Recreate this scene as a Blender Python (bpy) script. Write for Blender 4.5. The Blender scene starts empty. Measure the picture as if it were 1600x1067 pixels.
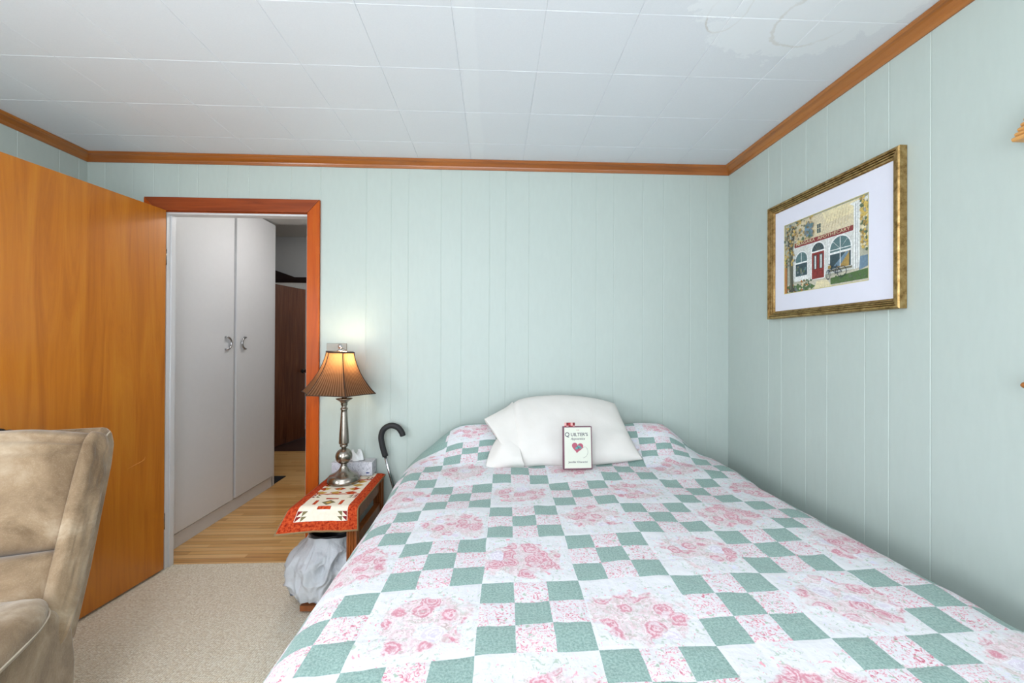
import bpy, bmesh, math, random
from math import sin, cos, pi, sqrt, atan2
from mathutils import Vector, Matrix, noise
random.seed(7)
scene = bpy.context.scene
COL = scene.collection

def S(r, g, b):
    f = lambda c: (c/255)/12.92 if c/255 <= 0.04045 else (((c/255)+0.055)/1.055)**2.4
    return (f(r), f(g), f(b), 1.0)

# ------------------------------------------------------------------ camera
HC = 1.314
cam_d = bpy.data.cameras.new('camera')
cam_d.sensor_fit = 'HORIZONTAL'; cam_d.sensor_width = 36.0
cam_d.lens = 652.0/1600.0*36.0
cam_d.clip_start = 0.02
cam = bpy.data.objects.new('camera', cam_d); COL.objects.link(cam)
_r = Vector((0.99911836, -0.04175742, 0.00433843)); _u = Vector((-0.00448339, -0.00337856, 0.99998424)); _f = Vector((0.04174211, 0.99912207, 0.0035628))
cam.matrix_world = Matrix(((_r.x, _u.x, -_f.x, 0), (_r.y, _u.y, -_f.y, 0), (_r.z, _u.z, -_f.z, HC), (0, 0, 0, 1)))
scene.camera = cam

# ------------------------------------------------------------------ world, lamps, exposure
world = bpy.data.worlds.new('world'); scene.world = world; world.use_nodes = True
wn = world.node_tree.nodes; wn['Background'].inputs[0].default_value = S(205, 222, 240); wn['Background'].inputs[1].default_value = 1.2
scene.view_settings.view_transform = 'Standard'; scene.view_settings.look = 'None'
scene.view_settings.gamma = 1.0; scene.view_settings.use_curve_mapping = False
scene.view_settings.exposure = 0.42

def area(name, loc, target, sx, sy, power, color):
    d = bpy.data.lights.new(name, 'AREA'); d.shape = 'RECTANGLE'; d.size = sx; d.size_y = sy
    d.energy = power; d.color = color
    o = bpy.data.objects.new(name, d); COL.objects.link(o); o.location = loc
    o.rotation_euler = (Vector(target)-Vector(loc)).to_track_quat('-Z', 'Y').to_euler()
    return o
# daylight through the right-wall window; rear and left are fill at added, unseen windows
area('fill_light_rear', (-0.3, -1.62, 1.22), (-0.3, 2.0, 1.15), 2.2, 1.75, 44, (0.87, 0.93, 1.0))
area('fill_light_left', (-2.47, -0.45, 1.5), (1.0, 0.3, 1.2), 1.2, 1.0, 48, (0.88, 0.93, 1.0))
area('window_daylight_side', (1.56, 0.1, 1.5), (0.0, 0.35, 1.2), 1.5, 0.6, 12, (0.92, 0.97, 1.0))

# ------------------------------------------------------------------ node helper
class NT:
    def __init__(s, name, rough=0.5, spec=0.5, metal=0.0):
        s.m = bpy.data.materials.new(name); s.m.use_nodes = True
        s.t = s.m.node_tree; s.b = s.t.nodes['Principled BSDF']
        s.b.inputs['Roughness'].default_value = rough; s.b.inputs['Metallic'].default_value = metal
        s.b.inputs['Specular IOR Level'].default_value = spec
    def put(s, sock, v):
        if isinstance(v, bpy.types.NodeSocket): s.t.links.new(v, sock)
        elif v is not None: sock.default_value = v
    def math(s, op, a, b=None, c=None, clamp=False):
        n = s.t.nodes.new('ShaderNodeMath'); n.operation = op; n.use_clamp = clamp
        s.put(n.inputs[0], a); s.put(n.inputs[1], b)
        if c is not None: s.put(n.inputs[2], c)
        return n.outputs[0]
    def mix(s, f, a, b, mode='MIX'):
        n = s.t.nodes.new('ShaderNodeMix'); n.data_type = 'RGBA'; n.blend_type = mode
        s.put(n.inputs[0], f); s.put(n.inputs[6], a); s.put(n.inputs[7], b); return n.outputs[2]
    def coord(s, kind='Object', scale=(1, 1, 1), loc=(0, 0, 0), rot=(0, 0, 0)):
        n = s.t.nodes.new('ShaderNodeTexCoord'); m = s.t.nodes.new('ShaderNodeMapping')
        m.inputs['Scale'].default_value = scale; m.inputs['Location'].default_value = loc; m.inputs['Rotation'].default_value = rot
        s.t.links.new(n.outputs[kind], m.inputs[0]); return m.outputs[0]
    def noise(s, vec, scale, detail=3, rough=0.5, dist=0.0, out=0):
        n = s.t.nodes.new('ShaderNodeTexNoise'); s.put(n.inputs['Vector'], vec)
        n.inputs['Scale'].default_value = scale; n.inputs['Detail'].default_value = detail
        n.inputs['Roughness'].default_value = rough; n.inputs['Distortion'].default_value = dist
        return n.outputs[out]
    def vor(s, vec, scale, feature='F1', rand=1.0, out='Distance'):
        n = s.t.nodes.new('ShaderNodeTexVoronoi'); n.feature = feature; s.put(n.inputs['Vector'], vec)
        n.inputs['Scale'].default_value = scale; n.inputs['Randomness'].default_value = rand
        return n.outputs[out]
    def ramp(s, f, stops, interp='LINEAR'):
        n = s.t.nodes.new('ShaderNodeValToRGB'); n.color_ramp.interpolation = interp
        e = n.color_ramp.elements
        while len(e) < len(stops): e.new(0.5)
        for i, (p, c) in enumerate(stops): e[i].position = p; e[i].color = c
        s.put(n.inputs[0], f); return n.outputs[0]
    def sstep(s, v, a, b):
        n = s.t.nodes.new('ShaderNodeMapRange'); n.interpolation_type = 'SMOOTHSTEP'
        s.put(n.inputs[0], v); n.inputs[1].default_value = a; n.inputs[2].default_value = b; return n.outputs[0]
    def sep(s, vec):
        n = s.t.nodes.new('ShaderNodeSeparateXYZ'); s.put(n.inputs[0], vec); return n.outputs
    def comb(s, x, y, z=0.0):
        n = s.t.nodes.new('ShaderNodeCombineXYZ'); s.put(n.inputs[0], x); s.put(n.inputs[1], y); s.put(n.inputs[2], z); return n.outputs[0]
    def bump(s, h, dist=0.002, strength=0.5):
        n = s.t.nodes.new('ShaderNodeBump'); s.put(n.inputs['Height'], h)
        n.inputs['Distance'].default_value = dist; n.inputs['Strength'].default_value = strength
        s.t.links.new(n.outputs[0], s.b.inputs['Normal']); return n
    def base(s, v): s.put(s.b.inputs['Base Color'], v); return s
    def rough(s, v): s.put(s.b.inputs['Roughness'], v); return s

def plain(name, c, rough=0.5, metal=0.0, spec=0.5, mottled=0.06, scale=30):
    n = NT(name, rough, spec, metal)
    f = n.noise(n.coord(), scale, 3)
    d = tuple(x*(1-mottled*2) for x in c[:3])+(1,)
    n.base(n.mix(f, d, c)); return n.m

# ------------------------------------------------------------------ mesh helpers
def thing(name, label, cat, loc=(0, 0, 0), rz=0.0, group=None):
    o = bpy.data.objects.new(name, None); COL.objects.link(o); o.location = loc; o.rotation_euler = (0, 0, rz)
    o.empty_display_size = 0.1; o['label'] = label; o['category'] = cat
    if group: o['group'] = group
    return o
def obj(name, bm, mats, parent=None, smooth=False, label=None, bevel=0.0, mw=None, kind=None, seg=2):
    me = bpy.data.meshes.new(name)
    bmesh.ops.recalc_face_normals(bm, faces=bm.faces[:])
    bm.to_mesh(me); bm.free()
    for m in (mats if isinstance(mats, (list, tuple)) else [mats]): me.materials.append(m)
    if smooth:
        for p in me.polygons: p.use_smooth = True
    o = bpy.data.objects.new(name, me); COL.objects.link(o)
    if parent: o.parent = parent
    if mw is not None: o.matrix_local = mw
    if bevel:
        b = o.modifiers.new('bevel', 'BEVEL'); b.width = bevel; b.segments = seg; b.limit_method = 'ANGLE'
        for p in me.polygons: p.use_smooth = True
        b.harden_normals = True
    if label: o['label'] = label
    if kind: o['kind'] = kind
    return o
def tag(o, label, cat, group=None):
    o['label'] = label; o['category'] = cat
    if group: o['group'] = group
    return o
def box(bm, x0, x1, y0, y1, z0, z1, mat=0, M=None):
    vs = [bm.verts.new(Vector(p)) for p in ((x0, y0, z0), (x1, y0, z0), (x1, y1, z0), (x0, y1, z0), (x0, y0, z1), (x1, y0, z1), (x1, y1, z1), (x0, y1, z1))]
    if M is not None:
        for v in vs: v.co = M @ v.co
    for f in ((0, 3, 2, 1), (4, 5, 6, 7), (0, 1, 5, 4), (1, 2, 6, 5), (2, 3, 7, 6), (3, 0, 4, 7)):
        fc = bm.faces.new([vs[i] for i in f]); fc.material_index = mat
    return vs
def B(*a, **k):
    bm = bmesh.new(); box(bm, *a, **k); return bm
def lathe(bm, prof, cx=0, cy=0, n=48, mat=0, cap=True):
    rings = []
    for r, z in prof:
        rings.append([bm.verts.new((cx+r*cos(2*pi*i/n), cy+r*sin(2*pi*i/n), z)) for i in range(n)])
    for a, b in zip(rings, rings[1:]):
        for i in range(n):
            bm.faces.new((a[i], a[(i+1) % n], b[(i+1) % n], b[i])).material_index = mat
    if cap:
        bm.faces.new(rings[0]); bm.faces.new(rings[-1])
def tube(bm, pts, rad, n=12, mat=0, cap=True):
    pts = [Vector(p) for p in pts]
    rads = rad if isinstance(rad, (list, tuple)) else [rad]*len(pts)
    rings = []; up = Vector((0.13, 0.2, 0.97)).normalized(); prev = None
    for i, p in enumerate(pts):
        t = (pts[min(i+1, len(pts)-1)]-pts[max(i-1, 0)]).normalized()
        a = (up-t*up.dot(t)) if prev is None else (prev-t*prev.dot(t))
        if a.length < 1e-4: a = t.orthogonal()
        a.normalize(); prev = a; b = t.cross(a)
        rings.append([bm.verts.new(p+(a*cos(2*pi*k/n)+b*sin(2*pi*k/n))*rads[i]) for k in range(n)])
    for a, b in zip(rings, rings[1:]):
        for k in range(n): bm.faces.new((a[k], a[(k+1) % n], b[(k+1) % n], b[k])).material_index = mat
    if cap: bm.faces.new(rings[0]).material_index = mat; bm.faces.new(rings[-1]).material_index = mat
def prism(bm, poly, axis, a, b, mat=0):
    """extrude a 2D polygon along an axis: x -> poly=(y,z); y -> poly=(x,z); z -> poly=(x,y)"""
    def P(p, t): return {'x': (t, p[0], p[1]), 'y': (p[0], t, p[1]), 'z': (p[0], p[1], t)}[axis]
    A = [bm.verts.new(P(p, a)) for p in poly]; Bv = [bm.verts.new(P(p, b)) for p in poly]
    n = len(poly)
    bm.faces.new(A).material_index = mat; bm.faces.new(Bv[::-1]).material_index = mat
    for i in range(n): bm.faces.new((A[i], A[(i+1) % n], Bv[(i+1) % n], Bv[i])).material_index = mat
def catmull(pts, m=8, closed=False):
    out = []; n = len(pts); pts = [Vector(p) for p in pts]
    rng = n if closed else n-1
    for i in range(rng):
        p0 = pts[(i-1) % n] if closed or i > 0 else pts[0]; p1 = pts[i]; p2 = pts[(i+1) % n]
        p3 = pts[(i+2) % n] if closed or i+2 < n else pts[-1]
        for k in range(m):
            t = k/m
            out.append(0.5*((2*p1)+(-p0+p2)*t+(2*p0-5*p1+4*p2-p3)*t*t+(-p0+3*p1-3*p2+p3)*t**3))
    if not closed: out.append(pts[-1])
    return out
def grid(bm, P, nu, nv, mat=0, uv=None):
    """P(i,j)->co; returns vert grid"""
    vs = [[bm.verts.new(P(i, j)) for j in range(nv+1)] for i in range(nu+1)]
    lay = bm.loops.layers.uv.verify() if uv else None
    for i in range(nu):
        for j in range(nv):
            f = bm.faces.new((vs[i][j], vs[i+1][j], vs[i+1][j+1], vs[i][j+1])); f.material_index = mat
            if uv:
                for l, (a, b) in zip(f.loops, ((i, j), (i+1, j), (i+1, j+1), (i, j+1))): l[lay].uv = uv(a, b)
    return vs
def lerp(a, b, t): return a+(b-a)*t
def sm(a, b, x):
    t = max(0.0, min(1.0, (x-a)/(b-a))); return t*t*(3-2*t)
def nz(x, y, z=0.0): return noise.noise(Vector((x, y, z)))

# ------------------------------------------------------------------ materials
def wood_mat(name, c1, c2, c3, axis=2, rough=0.3, scale=1.0, coat=0.0, spec=0.5, obj_space=True):
    n = NT(name, rough, spec)
    sc = [14*scale]*3; sc[axis] = 1.1*scale
    v = n.coord('Object', tuple(sc))
    a = n.noise(v, 1.3, 6, 0.6, 1.2)
    sc2 = [150*scale]*3; sc2[axis] = 5*scale
    b = n.noise(n.coord('Object', tuple(sc2)), 1.0, 3, 0.6)
    big = n.noise(n.coord(), 1.6, 2)
    col = n.ramp(a, [(0.25, c1), (0.5, c2), (0.78, c3)])
    col = n.mix(n.math('MULTIPLY', b, 0.35), col, c1)
    col = n.mix(n.math('MULTIPLY', big, 0.25), col, c3)
    n.base(col); n.bump(b, 0.0005, 0.25)
    if coat: n.b.inputs['Coat Weight'].default_value = coat; n.b.inputs['Coat Roughness'].default_value = 0.15
    return n.m
M_trim = wood_mat('trim_wood', S(118, 62, 16), S(160, 90, 30), S(180, 108, 44), axis=0, rough=0.3, coat=0.35)
M_trimy = wood_mat('trim_wood_y', S(122, 68, 20), S(164, 98, 36), S(184, 118, 50), axis=1, rough=0.3, coat=0.35)
M_casing = wood_mat('casing_wood', S(144, 54, 8), S(186, 80, 14), S(200, 104, 26), axis=2, rough=0.45, coat=0.05, spec=0.2)
M_casingx = wood_mat('casing_wood_head', S(112, 42, 12), S(150, 66, 24), S(168, 84, 34), axis=0, rough=0.35, coat=0.12, spec=0.3)
M_door = wood_mat('door_veneer', S(164, 86, 14), S(198, 118, 28), S(212, 140, 42), axis=2, rough=0.32, scale=0.8, coat=0.25)
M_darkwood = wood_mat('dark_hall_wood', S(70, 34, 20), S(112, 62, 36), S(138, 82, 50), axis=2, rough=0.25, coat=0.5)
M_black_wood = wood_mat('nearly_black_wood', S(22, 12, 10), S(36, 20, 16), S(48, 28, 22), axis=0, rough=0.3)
M_table = wood_mat('table_wood', S(100, 46, 18), S(150, 80, 32), S(178, 104, 48), axis=2, rough=0.35, coat=0.3)

def wall_paint():
    n = NT('mint_wall_paint', 0.42, 0.35)
    f = n.noise(n.coord('Object', (1, 1, 0.25)), 60, 3)
    n.base(n.mix(f, S(181, 192, 186), S(187, 198, 192))); n.bump(n.noise(n.coord('Object', (1, 1, 0.1)), 120, 2), 0.0004, 0.25)
    return n.m
M_wall = wall_paint()

def ceil_paint():
    n = NT('ceiling_tile_paint', 0.5, 0.4)
    v = n.coord(); x, y, z = n.sep(v)
    big = n.noise(v, 3.0, 4, 0.6); fine = n.noise(v, 220, 2)
    wob = n.noise(v, 9.0, 5, 0.65); wob2 = n.noise(v, 40, 4, 0.6)
    col = n.mix(fine, S(217, 221, 227), S(224, 228, 233))
    masks = []
    for cx, cy, rx, ry, amp, th, st in ((0.752, 1.315, 0.060, 0.092, 0.35, 0.045, 0.45), (1.06, 1.335, 0.125, 0.125, 0.55, 0.040, 0.75)):
        dx = n.math('DIVIDE', n.math('SUBTRACT', x, cx), rx); dy = n.math('DIVIDE', n.math('SUBTRACT', y, cy), ry)
        r = n.math('SQRT', n.math('ADD', n.math('MULTIPLY', dx, dx), n.math('MULTIPLY', dy, dy)))
        r = n.math('ADD', r, n.math('MULTIPLY', n.math('SUBTRACT', wob, 0.5), amp))
        r = n.math('ADD', r, n.math('MULTIPLY', n.math('SUBTRACT', wob2, 0.5), amp*0.35))
        d = n.math('ABSOLUTE', n.math('SUBTRACT', r, 1.0))
        ring = n.math('SUBTRACT', 1.0, n.sstep(d, th*0.3, th*1.6))
        ring = n.math('MULTIPLY', ring, n.math('MULTIPLY', st, n.sstep(big, 0.35, 0.55)))
        col = n.mix(ring, col, S(176, 164, 146))
    # glossier touched-up paint around the stains and along one seam
    dx = n.math('DIVIDE', n.math('SUBTRACT', x, 1.0), 0.36); dy = n.math('DIVIDE', n.math('SUBTRACT', y, 1.2), 0.33)
    r = n.math('ADD', n.math('SQRT', n.math('ADD', n.math('MULTIPLY', dx, dx), n.math('MULTIPLY', dy, dy))), n.math('MULTIPLY', n.math('SUBTRACT', wob, 0.5), 0.9))
    patch = n.math('SUBTRACT', 1.0, n.sstep(r, 0.95, 1.0))
    xs = n.math('SUBTRACT', n.math('ADD', x, 0.10), n.math('MULTIPLY', n.math('SUBTRACT', big, 0.5), 0.05))
    strip = n.math('SUBTRACT', 1.0, n.sstep(n.math('ABSOLUTE', xs), 0.025, 0.04))
    pm = n.math('MAXIMUM', patch, n.math('MULTIPLY', strip, 0.4))
    n.base(n.mix(n.math('MULTIPLY', pm, 0.6), col, S(234, 238, 241)))
    n.rough(n.math('SUBTRACT', 0.5, n.math('MULTIPLY', pm, 0.12)))
    n.bump(fine, 0.0005, 0.3)
    return n.m
M_ceil = ceil_paint()

def carpet():
    n = NT('berber_carpet', 0.95, 0.1)
    v = n.coord('Object', (1, 1.5, 1), rot=(0, 0, 0.06))
    d = n.vor(v, 105, 'F1', 0.38); c = n.vor(v, 105, 'F1', 0.38, 'Color')
    h = n.sep(c)[0]
    col = n.mix(h, S(240, 230, 208), S(254, 250, 236))
    col = n.mix(n.sstep(d, 0.25, 0.75), col, S(206, 192, 168))
    # darker diagonal flecks of the weave and a few spots
    w = n.noise(n.coord('Object', (1, 1, 1), rot=(0, 0, 0.5)), 45, 2)
    col = n.mix(n.math('MULTIPLY', n.sstep(w, 0.55, 0.75), 0.4), col, S(196, 180, 154))
    n.base(col); n.bump(n.math('SUBTRACT', 1.0, d), 0.004, 0.55)
    return n.m
M_carpet = carpet()

def hardwood():
    n = NT('maple_strip_floor', 0.28, 0.5)
    v = n.coord(); x, y, z = n.sep(v)
    row = n.math('FLOOR', n.math('DIVIDE', y, 0.045)); fr = n.math('FRACT', n.math('DIVIDE', y, 0.045))
    xo = n.math('ADD', x, n.math('MULTIPLY', row, 0.371)); seg = n.math('FLOOR', n.math('DIVIDE', xo, 0.8))
    wn_ = n.t.nodes.new('ShaderNodeTexWhiteNoise'); wn_.noise_dimensions = '2D'
    n.put(wn_.inputs['Vector'], n.comb(row, seg))
    g = n.noise(n.coord('Object', (3, 60, 3)), 1.2, 5, 0.6, 0.6)
    col = n.ramp(n.math('ADD', n.math('MULTIPLY', g, 0.6), n.math('MULTIPLY', wn_.outputs[0], 0.45)), [(0.2, S(190, 130, 66)), (0.5, S(226, 174, 104)), (0.85, S(240, 200, 138))])
    gap = n.math('LESS_THAN', fr, 0.07)
    n.base(n.mix(n.math('MULTIPLY', gap, 0.8), col, S(110, 70, 34)))
    n.b.inputs['Coat Weight'].default_value = 0.3; n.b.inputs['Coat Roughness'].default_value = 0.2
    return n.m
M_hard = hardwood()
M_white = plain('white_door_paint', S(220, 221, 223), 0.4, mottled=0.02)
M_hallwall = plain('hall_wall_paint', S(196, 196, 194), 0.7, mottled=0.02)
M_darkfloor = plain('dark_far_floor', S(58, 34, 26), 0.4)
M_mat = plain('black_mat', S(26, 25, 28), 0.9)
M_chrome = plain('brushed_chrome', S(196, 196, 198), 0.22, 1.0, mottled=0.03)
M_nickel = plain('brushed_nickel', S(160, 152, 142), 0.26, 1.0, mottled=0.05, scale=80)
M_blackmetal = plain('black_metal', S(24, 22, 22), 0.35, 0.6)
M_basebrown = plain('dark_baseboard', S(58, 44, 36), 0.4)

# ------------------------------------------------------------------ room shell
XL, XR, YB, YF, ZC = -2.338, 1.426, 2.49, -1.5, HC+1.074
ZO = ZC+0.08
OPL, OPR, OPT = -1.94, -1.094, 2.066     # rough door opening
bm = bmesh.new(); box(bm, XL-0.12, XR+0.12, YF-0.12, 2.545, -0.06, 0.0)
obj('floor', bm, M_carpet, kind='structure')

def grooved(bm, a0, a1, z0, z1, grooves, plane, sgn, axis, thick=0.10, gw=0.0032, gd=0.0016):
    """wall slab whose room face carries V grooves; axis 'x': runs in x with face at y=plane; sgn: direction of the room"""
    prof = [(a0, 0.0)]
    for g in sorted(grooves):
        if a0+0.01 < g < a1-0.01: prof += [(g-gw, 0.0), (g, -gd), (g+gw, 0.0)]
    prof.append((a1, 0.0))
    poly = [((a, plane+sgn*d) if axis == 'x' else (plane+sgn*d, a)) for a, d in prof]
    back = plane-sgn*thick
    poly += [(a1, back), (a0, back)] if axis == 'x' else [(back, a1), (back, a0)]
    prism(bm, poly, 'z', z0, z1)
gback = [-2.24, -2.085, -1.97, -1.829, -1.725, -1.557, -1.434, -1.193, -1.025, -0.758, -0.612, -0.512, -0.319, -0.199, -0.032, 0.065, 0.204, 0.462, 0.611, 0.717, 0.895, 1.022, 1.186, 1.291]
bm = bmesh.new()
grooved(bm, XL-0.1, OPL, 0, ZO, gback, YB, -1, 'x', 0.058)
grooved(bm, OPL, OPR, OPT, ZO, gback, YB, -1, 'x', 0.058)
grooved(bm, OPR, XR+0.1, 0, ZO, gback, YB, -1, 'x', 0.058)
obj('wall_back', bm, M_wall, kind='structure')
gr = [2.117, 2.018, 1.855, 1.733, 1.55, 1.452, 1.307]
y = 1.02
WY0, WY1, WZ0, WZ1 = -0.65, 0.90, 1.25, 2.05
k = 0
bm = bmesh.new()
grooved(bm, WY1, YB+0.1, 0, ZO, gr, XR, -1, 'y')
grooved(bm, WY0, WY1, 0, WZ0, [0.7, 0.5, 0.4, 0.1, -0.1, -0.4], XR, -1, 'y')
grooved(bm, WY0, WY1, WZ1, ZO, [0.7, 0.5, 0.4, 0.1, -0.1, -0.4], XR, -1, 'y')
grooved(bm, YF-0.1, WY0, 0, ZO, [-0.8, -1.0, -1.3], XR, -1, 'y')
obj('wall_right', bm, M_wall, kind='structure')
bm = bmesh.new(); gl_ = [2.439, 2.335, 2.137, 1.95, 1.83, 1.6, 1.4, 1.1, 0.9, 0.5, 0.2, -0.2, -0.6, -1.0]
grooved(bm, 0.2, YB+0.1, 0, ZO, gl_, XL, 1, 'y'); grooved(bm, YF-0.1, -1.1, 0, ZO, gl_, XL, 1, 'y')
grooved(bm, -1.1, 0.2, 0, 0.95, gl_, XL, 1, 'y'); grooved(bm, -1.1, 0.2, 2.1, ZO, gl_, XL, 1, 'y')
LY0, LY1, LZ0, LZ1 = -1.1, 0.2, 0.95, 2.1
obj('wall_left', bm, M_wall, kind='structure')
RX0, RX1, RZ0, RZ1 = -1.5, 0.9, 0.25, 2.1
bm = bmesh.new()
box(bm, XL-0.1, RX0, YF-0.1, YF, 0, ZO); box(bm, RX1, XR+0.1, YF-0.1, YF, 0, ZO)
box(bm, RX0, RX1, YF-0.1, YF, 0, RZ0); box(bm, RX0, RX1, YF-0.1, YF, RZ1, ZO)
obj('wall_front', bm, M_wall, kind='structure')

# ceiling of 12 inch tiles with bevelled joints
bm = bmesh.new()
X0, Y0, s = -1.3617-4*0.3048, 1.3375-10*0.3048, 0.3048
cell = []
gx = [XL-0.05]+[X0+s*i for i in range(0, 14) if XL < X0+s*i < XR]+[XR+0.05]
gy = [YF-0.05]+[Y0+s*i for i in range(0, 16) if YF < Y0+s*i < YB]+[YB+0.05]
g, dpt = 0.0018, 0.0020
def jx(i, a): return a
nx, ny = len(gx)-1, len(gy)-1
for i in range(nx):
    for j in range(ny):
        dz = 0.0; tx = random.uniform(-0.0003, 0.0003)
        a, b, c, d = gx[i]+(g if i else 0), gx[i+1]-(g if i < nx-1 else 0), gy[j]+(g if j else 0), gy[j+1]-(g if j < ny-1 else 0)
        q = [bm.verts.new((px, py, ZC+dz+(tx if px == a else -tx))) for px, py in ((a, c), (b, c), (b, d), (a, d))]
        o4 = [bm.verts.new((px, py, ZC+dpt)) for px, py in ((gx[i], gy[j]), (gx[i+1], gy[j]), (gx[i+1], gy[j+1]), (gx[i], gy[j+1]))]
        bm.faces.new(q)
        for k in range(4): bm.faces.new((q[k], q[(k+1) % 4], o4[(k+1) % 4], o4[k]))
box(bm, XL-0.05, XR+0.05, YF-0.05, YB+0.05, ZC+0.004, ZC+0.09)
obj('ceiling', bm, M_ceil, kind='structure')

# crown moulding, mitred lengths along the walls
crown = [(0.0, 0.0), (0.0, -0.046), (0.006, -0.046), (0.011, -0.036), (0.013, -0.030), (0.026, -0.018), (0.033, -0.014), (0.040, -0.012), (0.045, -0.006), (0.045, 0.0)]
def crown_run(name, p0, p1, inward, mat, m0=1, m1=1):
    bm = bmesh.new(); d = (Vector(p1)-Vector(p0)).normalized(); n = Vector(inward); rows = []
    for t, P, m in ((1, Vector(p0), m0), (-1, Vector(p1), m1)):
        rows.append([bm.verts.new(P+n*a+d*a*t*m+Vector((0, 0, ZC-0.0008+b))) for a, b in crown])
    k = len(crown)
    for i in range(k): bm.faces.new((rows[0][i], rows[0][(i+1) % k], rows[1][(i+1) % k], rows[1][i]))
    bm.faces.new(rows[0]); bm.faces.new(rows[1][::-1])
    obj(name, bm, mat, kind='structure')
crown_run('trim_1', (XL, YB, 0), (XR, YB, 0), (0, -1, 0), M_trim)
crown_run('trim_2', (XR, YB, 0), (XR, YF, 0), (-1, 0, 0), M_trimy)
crown_run('trim_3', (XL, YB, 0), (XL, YF, 0), (1, 0, 0), M_trimy)
crown_run('trim_4', (XL, YF, 0), (XR, YF, 0), (0, 1, 0), M_trim)
# baseboards
for nm, bx in (('baseboard_back', (-1.02, XR, YB-0.012, YB, 0, 0.11)), ('baseboard_right', (XR-0.012, XR, YF, YB-0.012, 0, 0.11)), ('baseboard_left', (XL, XL+0.012, YF, YB, 0, 0.11))):
    obj(nm, B(*bx), M_basebrown, kind='structure', bevel=0.003)
# door casing: head and two legs, mitred
bm = bmesh.new(); W = 0.072; yt = YB-0.018
prism(bm, [(OPL-W, OPT+W+0.006), (OPR+W, OPT+W+0.006), (OPR, OPT), (OPL, OPT)], 'y', yt, YB)
prism(bm, [(OPL, OPT), (OPR, OPT), (OPR, OPT-0.006), (OPL, OPT-0.006)], 'y', yt+0.006, YB)
obj('trim_5', bm, M_casingx, kind='structure', bevel=0.004)
bm = bmesh.new(); prism(bm, [(OPR+W, OPT+W+0.006), (OPR, OPT), (OPR, 0), (OPR+W, 0)], 'y', yt, YB)
obj('trim_6', bm, M_casing, kind='structure', bevel=0.004)
bm = bmesh.new(); prism(bm, [(OPL-W, OPT+W+0.006), (OPL, OPT), (OPL, 0), (OPL-W, 0)], 'y', yt, YB)
obj('trim_7', bm, M_casing, kind='structure', bevel=0.004)
# white painted jamb lining
bm = bmesh.new()
box(bm, OPL, OPL+0.046, YB, 2.548, 0, OPT-0.016); box(bm, OPR-0.008, OPR, YB, 2.548, 0, OPT-0.016)
box(bm, OPL, OPR, YB, 2.548, OPT-0.016, OPT)
box(bm, OPL+0.046, OPL+0.054, 2.515, 2.548, 0, OPT-0.016)
obj('trim_8', bm, M_white, kind='structure', bevel=0.002)

# ------------------------------------------------------------------ hall beyond the doorway
obj('floor_hall', B(-2.9, -0.9, 2.545, 5.13, -0.06, 0.0), M_hard, kind='structure')
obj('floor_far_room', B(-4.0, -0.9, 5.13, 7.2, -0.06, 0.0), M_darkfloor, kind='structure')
obj('wall_hall_right', B(-1.0, -0.9, 2.548, 7.2, 0, 2.75), M_hallwall, kind='structure')
obj('wall_hall_left', B(-2.92, -2.82, 2.548, 5.13, 0, 2.75), M_hallwall, kind='structure')
bm = bmesh.new(); box(bm, -4.0, -2.90, 5.05, 5.13, 0, 2.75); box(bm, -2.90, -1.0, 5.05, 5.13, 2.05, 2.75); 
obj('wall_hall_end', bm, M_hallwall, kind='structure')
obj('wall_far_room_left', B(-2.92, -2.86, 5.13, 7.2, 0, 2.75), M_hallwall, kind='structure')
obj('wall_far_room_end', B(-4.0, -0.9, 7.1, 7.2, 0, 2.75), M_hallwall, kind='structure')
bm = bmesh.new(); box(bm, -2.92, -0.9, 2.548, 3.9, ZC, ZC+0.08)
obj('ceiling_hall', bm, M_hallwall, kind='structure')
obj('ceiling_far_room', B(-4.0, -0.9, 3.9, 7.2, 2.56, 2.62), M_hallwall, kind='structure')
bm = bmesh.new()
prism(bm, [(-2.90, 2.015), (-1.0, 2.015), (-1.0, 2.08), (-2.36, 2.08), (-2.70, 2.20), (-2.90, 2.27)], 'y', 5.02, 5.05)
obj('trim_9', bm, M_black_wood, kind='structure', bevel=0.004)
obj('baseboard_far_room', B(-2.86, -2.845, 5.15, 7.1, 0, 0.16), M_white, kind='structure')

# closet built into the hall, two tall white doors
cl = thing('closet', 'tall white built-in closet with two plain doors, in the hall beyond the doorway', 'closet', (-2.02, 2.555, 0))
bm = bmesh.new()
box(bm, -0.6, -0.004, 0.0, 1.345, 0.09, ZC-0.005); box(bm, -0.6, 0.0, 0.0, 1.345, 0.0, 0.09)
box(bm, -0.6, 0.0, 0.0, 0.10, 0.09, ZC-0.005); box(bm, -0.6, 0.0, 1.327, 1.375, 0.0, ZC-0.005)
obj('body', bm, M_white, cl, bevel=0.002)
for y0, y1, hy in ((0.130, 0.735, 0.660), (0.765, 1.322, 0.835)):
    d = obj('door', B(0.001, 0.021, y0, y1, 0.105, ZC-0.012), M_white, cl, bevel=0.002)
    s_ = 1 if hy < 0.7 else -1
    bm = bmesh.new()
    pts = [(0.021, hy-s_*0.028+0.0, 1.303+0.045), (0.036, hy-s_*0.028, 1.303+0.045)]
    arc = [(0.036, hy-s_*0.028+s_*0.048*sin(t), 1.303+0.045*cos(t)) for t in [pi*k/12 for k in range(13)]]
    pts = [pts[0]]+arc+[(0.021, hy-s_*0.028, 1.303-0.045)]
    tube(bm, pts, 0.0075, 10)
    obj('handle', bm, M_chrome, d, smooth=True, label='chrome bow handle')
mt = obj('floor_mat', B(-2.60, -2.03, 3.94, 4.17, 0.0, 0.008), M_mat, bevel=0.003)
tag(mt, 'small black mat on the hall floor past the closet', 'mat')
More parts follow.
